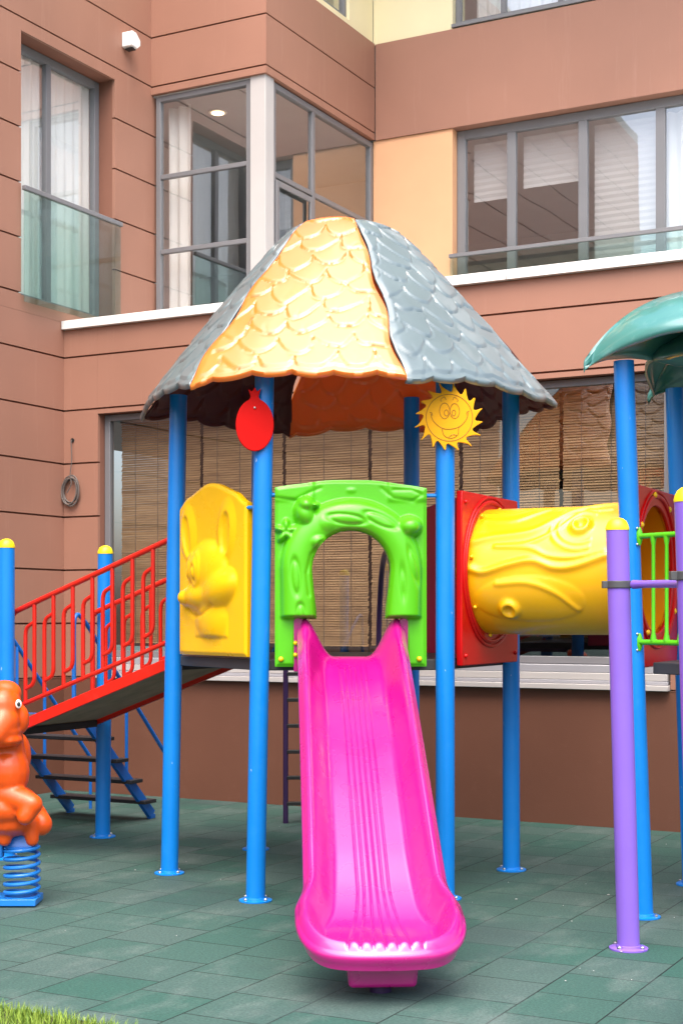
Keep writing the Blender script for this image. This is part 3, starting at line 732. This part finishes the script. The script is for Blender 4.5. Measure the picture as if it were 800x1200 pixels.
addl([tuple(p)[:2] for p in crv([(-.045,-.062,0),(-.03,-.105,0),(.01,-.122,0),(.05,-.10,0),(.055,-.056,0)])])
addl([tuple(p)[:2] for p in crv([(-.005,-.118,0),(.02,-.10,0),(.045,-.105,0)])])
for sx in (-1,1): addl([tuple(p)[:2] for p in crv([(.005*sx+sx*.015,.105,0),(.03*sx,.122,0),(.052*sx,.105,0),(.045*sx,.095,0)])])
addl([(-.118,.03),(-.105,.028),(-.10,.012)]); addl([(.118,.04),(.105,.036),(.102,.02)])
fl_.build('face_lines', M['sunline'], sn)
# ------- slide
def slide():
    # d = distance in front of the hexagon centre (local -y)
    bed = [(.90,1.445),(.97,1.45),(1.05,1.44),(1.16,1.395),(1.35,1.285),(1.60,1.125),(1.87,.955),(2.2,.745),(2.5,.550),(2.75,.385),(2.90,.298),(3.02,.250),(3.15,.222),(3.30,.212),(3.50,.212)]
    bc = crv([(d,z,0) for d,z in bed], 10); bd_ = np.array([p.x for p in bc]); bz_ = np.array([p.y for p in bc])
    def hw(d): return .305+.010*(d-.9)+.043*sm(2.84,3.04,d)
    D1 = 3.13; DF = 3.455; W1 = float(hw(D1))
    def dfront(x): return D1+(DF-D1)*(np.clip(1-(np.abs(x)/W1)**2.7,0,1))**(1/2.3)
    nc, nr1, nr2 = 260, 150, 56
    us = np.sin(np.linspace(-1,1,nc+1)*PI/2)
    rows = [d for d in np.concatenate([np.linspace(.92,2.6,90), np.linspace(2.61,D1,nr1-90)])]
    X = []; D = []
    for d in rows: X.append(us*float(hw(d))); D.append(np.full(nc+1, d))
    for v in (1-(1-np.linspace(0,1,nr2+1)[1:])**1.4):
        x = us*W1; X.append(x); D.append(D1+(dfront(x)-D1)*v)
    X = np.array(X); D = np.array(D)
    out = [(float(-hw(d)), float(d)) for d in np.linspace(.5,D1,90)] + [(float(x), float(dfront(x))) for x in us*W1] + [(float(hw(d)), float(d)) for d in np.linspace(D1,.5,90)]
    e = dist_poly(X, D, out)
    zb = np.interp(D, bd_, bz_)
    rh = .165 + .065*sm(1.15,.96,D) + 0*D - .012*sm(2.6,3.1,D) - .085*sm(3.12,3.44,D)
    wall = .165 - .03*sm(2.5,3.1,D) + .05*sm(1.25,.95,D)
    up = 1-sm(.030,wall,e); up = up**1.25
    rnd = .034*(1-np.clip(e/.034,0,1))**2
    Z = zb + rh*up - rnd
    fan = 1+1.15*sm(2.70,3.36,D); ph = X/(.030*fan)
    k = np.round(ph-.5)+.5
    rib = np.exp(-(((ph-k)*.030*fan)/.0042)**2)*(np.abs(k) < 3)
    Z -= .0065*rib*sm(1.04,1.2,D)*(1-up)*sm(3.40,3.33,D)
    Z += .004*np.cos(ph*2*PI)*0
    near = sm(.125,.045,e)*sm(.0,.012,e)*(D > D1)*sm(.185,.165,np.abs(X))
    Z += near*(.013*np.abs(np.sin(PI*(X+.165)/.055))**.7-.009)
    Y = -D
    G = [[(float(X[i,j]), float(Y[i,j]), float(Z[i,j])) for j in range(nc+1)] for i in range(len(X))]
    L_ = [r[0] for r in G]; Rr = [r[-1] for r in G]
    w = MB(); w.grid(G)
    outer = L_ + G[-1][1:-1] + Rr[::-1]; n = len(outer); sk = []
    nrm = []
    for i in range(n):
        a = outer[max(0,i-3)]; b = outer[min(n-1,i+3)]; tx, ty = b[0]-a[0], b[1]-a[1]; l = math.hypot(tx,ty)+1e-9
        nx, ny = ty/l, -tx/l
        if nx*outer[i][0]+ny*(outer[i][1]+2.6) < 0: nx, ny = -nx, -ny
        nrm.append((nx,ny))
    for k in (0,.08,.2,.4,.65,.85,1):
        row = []
        for p,(nx,ny) in zip(outer,nrm):
            b = .016*math.sin(PI*min(1,k*1.5)) - .030*max(0,k-.55)
            row.append((p[0]+nx*b, p[1]+ny*b, p[2]-(.03+.055)*k))
        sk.append(row)
    w.grid(sk, flip=True)
    return w
sw = slide(); sl_ = sw.build('slide', M['pink'], T, 'bright pink plastic slide with ribbed bed and flared foot', sharp=70, clean=True)
w = MB(); w.lathe([(.165,.055),(.172,.075),(.185,.20),(.185,.26)], (0,0,0), 4, None)
w = MB()
def frustum(w, cx, cy, z0, z1, a0, b0, a1, b1):
    w.add([(cx-a0,cy-b0,z0),(cx+a0,cy-b0,z0),(cx+a0,cy+b0,z0),(cx-a0,cy+b0,z0),(cx-a1,cy-b1,z1),(cx+a1,cy-b1,z1),(cx+a1,cy+b1,z1),(cx-a1,cy+b1,z1)],
          [(0,3,2,1),(4,5,6,7),(0,1,5,4),(1,2,6,5),(2,3,7,6),(3,0,4,7)])
frustum(w, 0, -3.19, .045, .20,   .150, .09, .165, .105); w.build('foot_support', M['pink'], sl_, bevel=.02, seg=4)
w = MB(); w.tube([(0,-3.14,0),(0,-3.14,.06)], .05, 16); w.build('foot_post', M['darkpurple'], sl_)
for sx in (-1,1):
    f = MB(); f.prism([(-.03,1.36),(.022,1.36),(.026,1.66),(.0,1.69),(-.03,1.67)] if sx > 0 else [(-.022,1.36),(.03,1.36),(.03,1.67),(.0,1.69),(-.026,1.66)], lambda a,b,z,sx=sx: (sx*.318+a, -.985+b, z), -.03, 0)
    f.build('side_flange', M['pink'], sl_, bevel=.006)
for z in (1.46,1.53):
    b = MB(); b.ball((-.328,-1.018,z), .014, 10, 8); b.build('bolt', M['yellow'], sl_)
# ------- tunnel between the two towers
E = Vector((math.cos(R(-30)), math.sin(R(-30)), 0)); Hh_ = Vector((-.5,-.8660254,0)); TL = 1.20; TLT = 1.11; TR = .392; TZ = 1.968; T0 = E*.979
def tunnel():
    nt, nl = 220, 150
    th = np.linspace(0,2*PI,nt+1)[:-1]; th = np.where(th > PI, th-2*PI, th)
    t = np.linspace(0,TLT,nl+1); TT, TH = np.meshgrid(t, th, indexing='ij')
    def cv(L): return [((px-562)/172.0, TR*math.asin(max(-.99,min(.99,(670-y)/75.0)))) for px,y in L]
    X, Z = TT, TH*TR
    h = np.zeros_like(X)
    for pts, wd, hh in (([(555,636),(572,638),(600,632),(640,627),(662,615),(680,603),(705,597),(720,596)], .026, .017),
                        ([(585,612),(620,612),(650,600)], .02, .010), ([(575,604),(610,604),(632,599)], .018, .009),
                        ([(604,643),(640,645),(662,655),(690,657),(720,650)], .014, .011),
                        ([(604,643),(640,640),(668,625),(690,605),(718,602)], .012, .010),
                        ([(558,668),(575,668),(592,672),(620,664),(645,660),(668,668),(690,667),(722,656)], .022, .018),
                        ([(606,686),(640,685),(670,697),(690,715)], .016, .009)):
        c = [tuple(p)[:2] for p in crv([(a,b,0) for a,b in cv(pts)], 6)]
        d = dist_poly(X,Z,c); h = np.maximum(h, hh*np.exp(-(d/wd)**2))
    for (px,y,r,hh) in ((692,621,.075,.030),(617,714,.070,.030)):
        cx,cz = cv([(px,y)])[0]; d = np.hypot(X-cx,Z-cz)
        k = hh*(np.exp(-((d-r*.62)/(r*.28))**2)) - .004*np.exp(-(d/(r*.3))**2); h = np.maximum(h,k)
        if y < 650:
            for rr in (.125,.165): h = np.maximum(h, .009*np.exp(-((np.hypot((X-cx)*.9,Z-cz)-rr)/.012)**2)*(X < cx+.08))
    h += .012*bump(X,Z,.45,TR*-.5,.35,.16,1.0)
    # far side: plain grain
    back = np.abs(TH) > PI/2+.15
    h = np.where(back, .008*np.sin(Z*38+1.5*np.sin(X*6)), h)
    h *= sm(0,.05,X)*sm(0,.03,TLT-X)
    rad = TR+h+.012*(1-sm(0,.04,X))
    V = []; ths = TH
    for i in range(nl+1):
        for j in range(nt):
            r_ = rad[i,j]; V.append(tuple(T0+E*float(t[i])+Vector((0,0,TZ))+Hh_*(r_*math.cos(ths[i,j]))+Vector((0,0,r_*math.sin(ths[i,j])))))
    F = [(i*nt+j, i*nt+(j+1)%nt, (i+1)*nt+(j+1)%nt, (i+1)*nt+j) for i in range(nl) for j in range(nt)]
    return MB().add(V,F)
tn = tunnel().build('tunnel', M['tunnel'], T, 'yellow plastic crawl tunnel with wood grain relief', sharp=70)
w = MB(); n = 64
V = [tuple(T0+E*t_+Vector((0,0,TZ))+(Hh_*math.cos(2*PI*j/n)+Vector((0,0,math.sin(2*PI*j/n))))*(TR-.012)) for t_ in (0,TLT) for j in range(n)]
w.add(V, [(j,n+j,n+(j+1)%n,(j+1)%n) for j in range(n)]); w.build('tunnel_lining', M['tunnelin'], tn)
for k in range(8):
    a = 2*PI*k/8+.2; b = MB(); b.ball(T0+E*.10+Vector((0,0,TZ))+(Hh_*math.cos(a)+Vector((0,0,math.sin(a))))*(TR+.012), .012, 8, 6); b.build('bolt', M['yellow'], tn)
def tunnel_panel(base, out, hole, mt, label, bolts=None):
    pm_ = lambda a,b,z: tuple(base + Vector((.5,.8660254,0))*a + E*b + Vector((0,0,z)))
    n = 64; V = []; F = []
    x0,x1,z0,z1 = -.485,.485,1.39,2.445
    for k in range(n):
        t = 2*PI*k/n; c,s_ = math.cos(t), math.sin(t)
        sx = (x1 if c > 0 else -x0)/max(abs(c),1e-6); sz = ((z1-TZ) if s_ > 0 else (TZ-z0))/max(abs(s_),1e-6); q = min(sx,sz)
        V.append((q*c, TZ+q*s_, hole*c, TZ+hole*s_))
    VV = []
    for b in (-.02,.02):
        for o in V: VV.append(pm_(o[0],b,o[1]))
        for o in V: VV.append(pm_(o[2],b,o[3]))
    for k in range(n):
        k2 = (k+1)%n
        F += [(k,k2,n+k2,n+k),(2*n+k,3*n+k,3*n+k2,2*n+k2),(k,2*n+k,2*n+k2,k2),(n+k,n+k2,3*n+k2,3*n+k)]
    o = MB().add(VV,F).build('tunnel_panel', M[mt], T, label, bevel=.006, clean=True)
    rg = MB()
    for rr, tb in ((TR+.045,.014),(TR+.075,.010)):
        rg.tube([pm_(rr*math.cos(2*PI*k/n), out*.022, TZ+rr*math.sin(2*PI*k/n)) for k in range(n)], tb, 10, closed=True)
    rg.build('collar', M[mt], o)
    for k in range(8 if bolts else 4):
        if bolts:
            a = 2*PI*k/8+.2; q = pm_((TR+.055)*math.cos(a), bolts*.026, TZ+(TR+.055)*math.sin(a))
        else:
            q = pm_((-.43,.43,.43,-.43)[k], out*.022, (1.45,1.45,2.38,2.38)[k])
        b = MB(); b.ball(q, .02 if bolts else .014, 10, 8); b.build('bolt', M['yellow'] if bolts else M['red'], o)
    return o
tunnel_panel(T0+E*.055, 1, TR-.012, 'red', 'red square panel where the tunnel leaves the main tower')
tunnel_panel(T0+E*(TL-.09), 1, TR-.012, 'red', 'red square panel where the tunnel enters the right tower', bolts=1)
# ------- right tower
C2 = (E*(.979+TL+.979))
RL = (-.11,.0)
c2 = (C2.x, C2.y)
for a in (180,120,60,0,300,240): post(hexp(a,HA,c2), 3.12, RL, label='blue post of the right tower')
hexdeck(c2, 1.43).build('deck', M['deck'], T, 'dark grey steel deck of the right tower', bevel=.006)
hb = MB(); hb.lathe([(.20,3.44),(.24,3.50),(.18,3.57),(.05,3.60)], (c2[0]+RL[0],c2[1],0), 20); lroof = hb.build('leaf_roof', M['leaf'], T, 'canopy of big green plastic leaves over the right tower')
def leaf(ang):
    nu, nv = 44, 24; G = []
    ca, sa = math.cos(R(ang)), math.sin(R(ang))
    for i in range(nu+1):
        t = i/nu; r = .10+1.25*t**.97
        zs = 3.53-.42*t**4.2
        hw = .60*(math.sin(PI*min(1,(t*.93+.10)))**.75)*(1-.22*t)
        if t > .70: hw *= math.sqrt(max(0,1-((t-.70)/.30)**3.2))*.88+.12
        row = []
        for j in range(nv+1):
            v = 2*j/nv-1
            drop = .30*abs(v)**2.0*min(1,1.7*(1.03-t))**.7 
            rib = .020*math.exp(-(v/.07)**2)
            for c in (.25,.42,.58,.74,.88):
                rib -= .014*math.exp(-(((t-.16*(1-abs(v))*0-.10*abs(v))-c+.06)/.012)**2)*(1 if .22 < abs(v) < .55 else 0)
            rim = .014*math.exp(-((abs(v)-.93)/.05)**2)
            row.append((c2[0]+RL[0]+ca*r-sa*hw*v, c2[1]+sa*r+ca*hw*v, zs-drop+rib+rim))
        a, b = row[0], row[-1]
        lp = .036*min(1,(1-t)*5); row = [(a[0],a[1],a[2]-lp)]+row+[(b[0],b[1],b[2]-lp)]
        G.append(row)
    G.append([(x+ca*.006,y+sa*.006,z-.016) for x,y,z in G[-1]])
    return MB().grid(G, flip=True)
for k,a in enumerate((180,120,60,0,300,240)): leaf(a).build('leaf', M['leaf'], lroof, sharp=70, solid=-.012 if False else .012)
b = MB(); b.ball((c2[0]+RL[0]-1.18, c2[1]-.0, 3.30), .016, 8, 6); b.build('bolt', M['steel'], lroof)
# green barrier on right tower, side 180 -> 240
p1, p2 = hexp(180,HA,c2), hexp(240,HA,c2); m_b = side_map((p1[0]-.062,p1[1]), (p2[0]-.062,p2[1]))
bar = MB(); bar.tube([m_b(-.52,0,2.135), m_b(.49,0,2.135)], .0155, 14)
brr = bar.build('barrier', M['green'], T, 'green tubular barrier of the right tower')
lowr = MB(); lowr.tube([m_b(-.52,0,1.545), m_b(.49,0,1.545)], .0155, 14); lowr.build('rail', M['green'], brr)
for k in range(9):
    a = -.40+.10*k; s_ = MB(); s_.tube([m_b(a,0,1.55),m_b(a,0,1.565),m_b(a,0,1.60),m_b(a,0,2.08),m_b(a,0,2.115),m_b(a,0,2.13)], [.018,.017,.0105,.0105,.017,.018], 12); s_.build('bar', M['green'], brr)
for z in (2.135,1.545):
    s_ = MB(); s_.tube([m_b(-.508,0,z-.05),m_b(-.508,0,z-.02),m_b(-.508,0,z+.02),m_b(-.508,0,z+.05)], [.008,.018,.018,.008], 10)
    s_.build('bracket', M['green'], brr)
    for dz in (-.045,.045):
        q = MB(); q.ball(m_b(-.508,-.016,z+dz), .008, 8, 6); q.build('bolt', M['steel'], brr)
# ------- ramp to the lower platform at the left
D5 = Vector((math.cos(R(150)), math.sin(R(150)), 0)); N5 = Vector((.5,.8660254,0)); RLn = 1.35; ZR0, ZR1 = 1.43, .93
def rp(t, n, dz=0): return Vector(D5*(.979+t*RLn) + N5*n + Vector((0,0,ZR0+(ZR1-ZR0)*t+dz)))
w = MB(); w.beam(rp(-.02,0,-.02), rp(1.0,0,-.02), .90, .03); ramp = w.build('ramp', M['ramp'], T, 'sloping boarded ramp with red side beams')
for n_ in (-.475,.475):
    w = MB(); w.beam(rp(-.03,n_,-.03), rp(1.0,n_,-.03), .03, .075); w.build('side_beam', M['redrail'], ramp, bevel=.004)
for t_ in (.03,.985):
    w = MB(); w.beam(rp(t_,-.44,-.06), rp(t_,.44,-.06), .04, .05); w.build('cross_beam', M['tread'], ramp)
def railing(n_):
    w = MB(); H0, H1 = .115, .79; r_ = .0145
    w.tube(crv([rp(.02,n_,H1), rp(.5,n_,H1), rp(.95,n_,H1), rp(1.005,n_,H1-.01), rp(1.02,n_,H1-.06), rp(1.02,n_,.3), rp(1.02,n_,.06)], 6), .019, 12)
    w.tube([rp(.02,n_,H0), rp(1.0,n_,H0)], .016, 12); w.tube([rp(.035,n_,H0-.06), rp(.035,n_,H1-.10)], .0145, 10); w.tube([rp(.035,n_,H1-.10), rp(.035,n_,H1)], .0145, 10)
    for k in range(7):
        t0 = .14+.122*k; dt = .058
        # B: bottom rail up, bends towards A ; A: top rail down, bends towards B
        w.tube([rp(t0,n_,H1), rp(t0,n_,H0+.16)] + [rp(t0+dt*(1-math.cos(q))*.35, n_, H0+.16-.055*math.sin(q)) for q in (R(30),R(60),R(90))] + [rp(t0+dt,n_,H0+.10)], r_, 10)
        w.tube([rp(t0+dt,n_,H0), rp(t0+dt,n_,H1-.20)] + [rp(t0+dt-dt*(1-math.cos(q))*.35, n_, H1-.20+.055*math.sin(q)) for q in (R(30),R(60),R(90))] + [rp(t0,n_,H1-.135)], r_, 10)
    return w
for n_ in (-.475,.475): railing(n_).build('railing', M['redrail'], ramp, 'red tubular railing with looped bars')
# lower platform and posts
PN = D5*(.979+RLn+.0) - N5*.565; PF = D5*(.979+RLn) + N5*.565
for q in (PN, PF, PN+D5*1.13, PF+D5*1.13): post((q.x,q.y), 2.17, (.02 if q is PF else .0,0), cap='cap', label='short blue post with yellow cap at the lower platform')
pmid = D5*(.979+RLn+.565)
w = MB(); w.beam(pmid-D5*.565+Vector((0,0,.90)), pmid+D5*.565+Vector((0,0,.90)), 1.0, .06); w.build('platform', M['deck'], T, 'low dark grey platform at the foot of the ramp', bevel=.005)
# stairs down the back
def st(a, s, z): return PF + D5*a + N5*s + Vector((0,0,z))
stair = MB(); stair.beam(st(.30,.12,.88), st(1.10,.12,.88), .04, .08); stair = stair.build('stairs', M['stairblue'], T, 'blue steel stairs with black treads down to the tiles')
SR = 1.06
for a in (.27,1.10):
    w = MB(); w.beam(st(a,.10,.93), st(a,SR,.03), .035, .085, up=N5); w.beam(st(a,SR-.005,.0), st(a,SR-.005,.035), .04, .07, up=N5); w.build('stringer', M['stairblue'], stair, bevel=.003)
for k in range(4):
    z = .715-.187*k; s_ = .10+(.93-z)/.90*(SR-.10)
    w = MB(); w.beam(st(.20,s_+.02,z), st(1.17,s_+.02,z), .17, .03); w.build('tread', M['tread'], stair, bevel=.004)
for a in (.27,1.10):
    w = MB(); w.tube(crv([st(a,.0,.95),st(a,.0,1.3),st(a,.0,1.62),st(a,.04,1.70),st(a,.12,1.66),st(a,.22,1.57),st(a,.62,1.17),st(a,1.36,.43)],6), .017, 10)
    w.tube([st(a,1.34,.0),st(a,1.34,.45)], .014, 8)
    for s_,zt in ((.34,1.45),(.70,1.09)): w.tube([st(a,s_,.93-.90*(s_-.10)/(SR-.10)), st(a,s_,zt)], .014, 8)
    w.build('handrail', M['stairblue'], stair)
# ------- arched ladder at the back
path = crv([(2.34,0),(2.33,.6),(2.30,1.25),(2.20,1.72),(1.95,2.05),(1.6,2.18),(1.25,2.14),(1.02,1.98)] and [(2.34,0,0),(2.33,.6,0),(2.30,1.25,0),(2.20,1.72,0),(1.95,2.05,0),(1.6,2.18,0),(1.25,2.14,0),(1.02,1.98,0)], 8)
XL, XR = -.325, .43
w = MB(); w.beam((XL,1.0,1.36),(XR,1.0,1.36),.03,.03); lad = w.build('climbing_ladder', M['darkpurple'], T, 'dark purple arched climbing ladder behind the tower')
for x in (XL,XR):
    w = MB(); w.tube([(x,p.x,p.y) for p in path], .022, 12); w.build('rail', M['darkpurple'], lad)
acc = 0; last = path[0]; nxt = .16
for p in path[1:]:
    seg = (p-last).length
    while acc+seg >= nxt and nxt < 1.35:
        q = last+(p-last)*((nxt-acc)/seg); w = MB(); w.beam((XL+.01,q.x,q.y),(XR-.01,q.x,q.y),.045,.03); w.build('rung', M['black'], lad, bevel=.004); nxt += .212
    acc += seg; last = p

# ------------------------------------------------------------------ purple climbing frame at the right
K = empty('climbing_frame', (1.455,7.58,0), 0, 'purple post frame with yellow caps in front of the right tower', 'climbing frame')
post((0,0), 2.13, (-.057,0), 'purple', cap='cap', parent=K)
post((.03,-1.48), 2.16, (-.07,0), 'purple', cap='cap', parent=K)
for x,y,z,lx in ((0,0,1.85,-.049),(.03,-1.48,1.855,-.060)):
    w = MB(); w.lathe([(.060,-.019),(.064,-.017),(.064,.017),(.060,.019)], (x+lx,y,z), 28); w.box(x+lx-.085,x+lx-.055,y-.02,y+.02,z-.018,z+.018); w.box(x+lx+.055,x+lx+.09,y-.03,y+.0,z-.018,z+.018); w.build('clamp', M['clamp'], K, bevel=.002)
w = MB(); w.tube([(.02,-.03,1.85),(.06,-.1,1.85),(.0,-1.40,1.825)], [.024,.019,.019], 12); w.build('rail', M['purple'], K)
w = MB(); w.tube([(-.049+.06,-.02,1.85),(.21,-.10,1.852),(.6,-.35,1.855)], .016, 12); w.build('rail', M['purple'], K)

# ------------------------------------------------------------------ spring rider
Q = empty('spring_rider', (-1.87,8.75,0), 0, 'orange animal spring rider on a blue coil spring at the left edge', 'spring rider')
def rz_(px, y, dy=0): D = 8.75+dy; return Vector(((px-400)/1750*D+1.87, dy, CAMZ-(y-722)/1750*D))
b = MB()
def cap(p, q, r0, r1, n=7):
    for i in range(n+1): b.ball(Vector(p).lerp(Vector(q), i/n), r0+(r1-r0)*i/n, 16, 12)
b.ball(rz_(12,945,.0), (.17,.24,.13)); b.ball(rz_(10,905,-.10), (.125,.13,.16))
cap(rz_(10,905,-.06), rz_(7,862,-.10), .115, .10)
b.ball(rz_(5,830,-.16), (.105,.125,.13)); b.ball(rz_(6,812,-.12), (.098,.09,.075)); 
cap(rz_(4,846,-.22), rz_(-8,862,-.30), .095, .075); b.ball(rz_(0,867,-.20), (.135,.13,.045)); b.ball(rz_(0,857,-.20), (.125,.13,.05))
b.ball(rz_(25,843,-.14), (.048,.06,.085)); b.ball(rz_(-16,842,-.12), (.05,.055,.09))
b.ball(rz_(20,885,.04), (.085,.10,.14)); 
cap(rz_(10,932,-.14), rz_(38,943,-.20), .085, .062); cap(rz_(38,943,-.20), rz_(30,957,-.22), .06,.05)
cap(rz_(-2,928,-.12), rz_(-26,944,-.20), .075, .06)
cap(rz_(38,955,.12), rz_(48,966,.02), .085, .07); cap(rz_(-10,955,.12), rz_(-22,966,.02), .085, .07)
cap(rz_(36,965,-.05), rz_(38,984,-.06), .05,.04); cap(rz_(8,965,-.10), rz_(6,984,-.10), .05,.04)
b.ball(rz_(14,962,.0), (.16,.2,.09)); cap(rz_(14,935,.22), rz_(14,890,.36), .07,.04)
ro = b.build('body', M['rider'], Q)
md = ro.modifiers.new('r','REMESH'); md.mode = 'VOXEL'; md.voxel_size = .011; md.use_smooth_shade = True
md = ro.modifiers.new('s','SMOOTH'); md.iterations = 3; md.factor = .6
ec = rz_(22,825,-.235)
for sx, c_ in ((1, ec), (-1, rz_(-10,824,-.25))):
    e = MB(); e.ball(c_, (.018,.012,.026), 14, 10); eo = e.build('eye', M['eyewhite'], ro); e = MB(); e.ball(c_+Vector((.003*sx,-.008,0)), (.010,.008,.015), 12, 8); e.build('pupil', M['black'], eo)
w = MB(); w.tube([(.098*math.cos(t),.098*math.sin(t),.05+.29*t/(2*PI*6)) for t in np.linspace(0,2*PI*6,200)], .0115, 10); w.build('spring', M['coil'], Q)
w = MB(); w.box(-.33,.10,-.10,.13,.008,.048); w.lathe([(.10,.048),(.095,.056)], (0,0,0), 24); w.build('base_plate', M['coil'], Q, bevel=.006)
w = MB(); frustum(w, 0,0,.345,.43,.075,.075,.045,.045); w.lathe([(.10,.335),(.10,.35)], (0,0,0), 24); w.build('top_bracket', M['stairblue'], Q, bevel=.004)
w = MB(); w.box(-.30,-.10,-.06,.0,.28,.40); w.build('foot_rest', M['coil'], Q, bevel=.01)
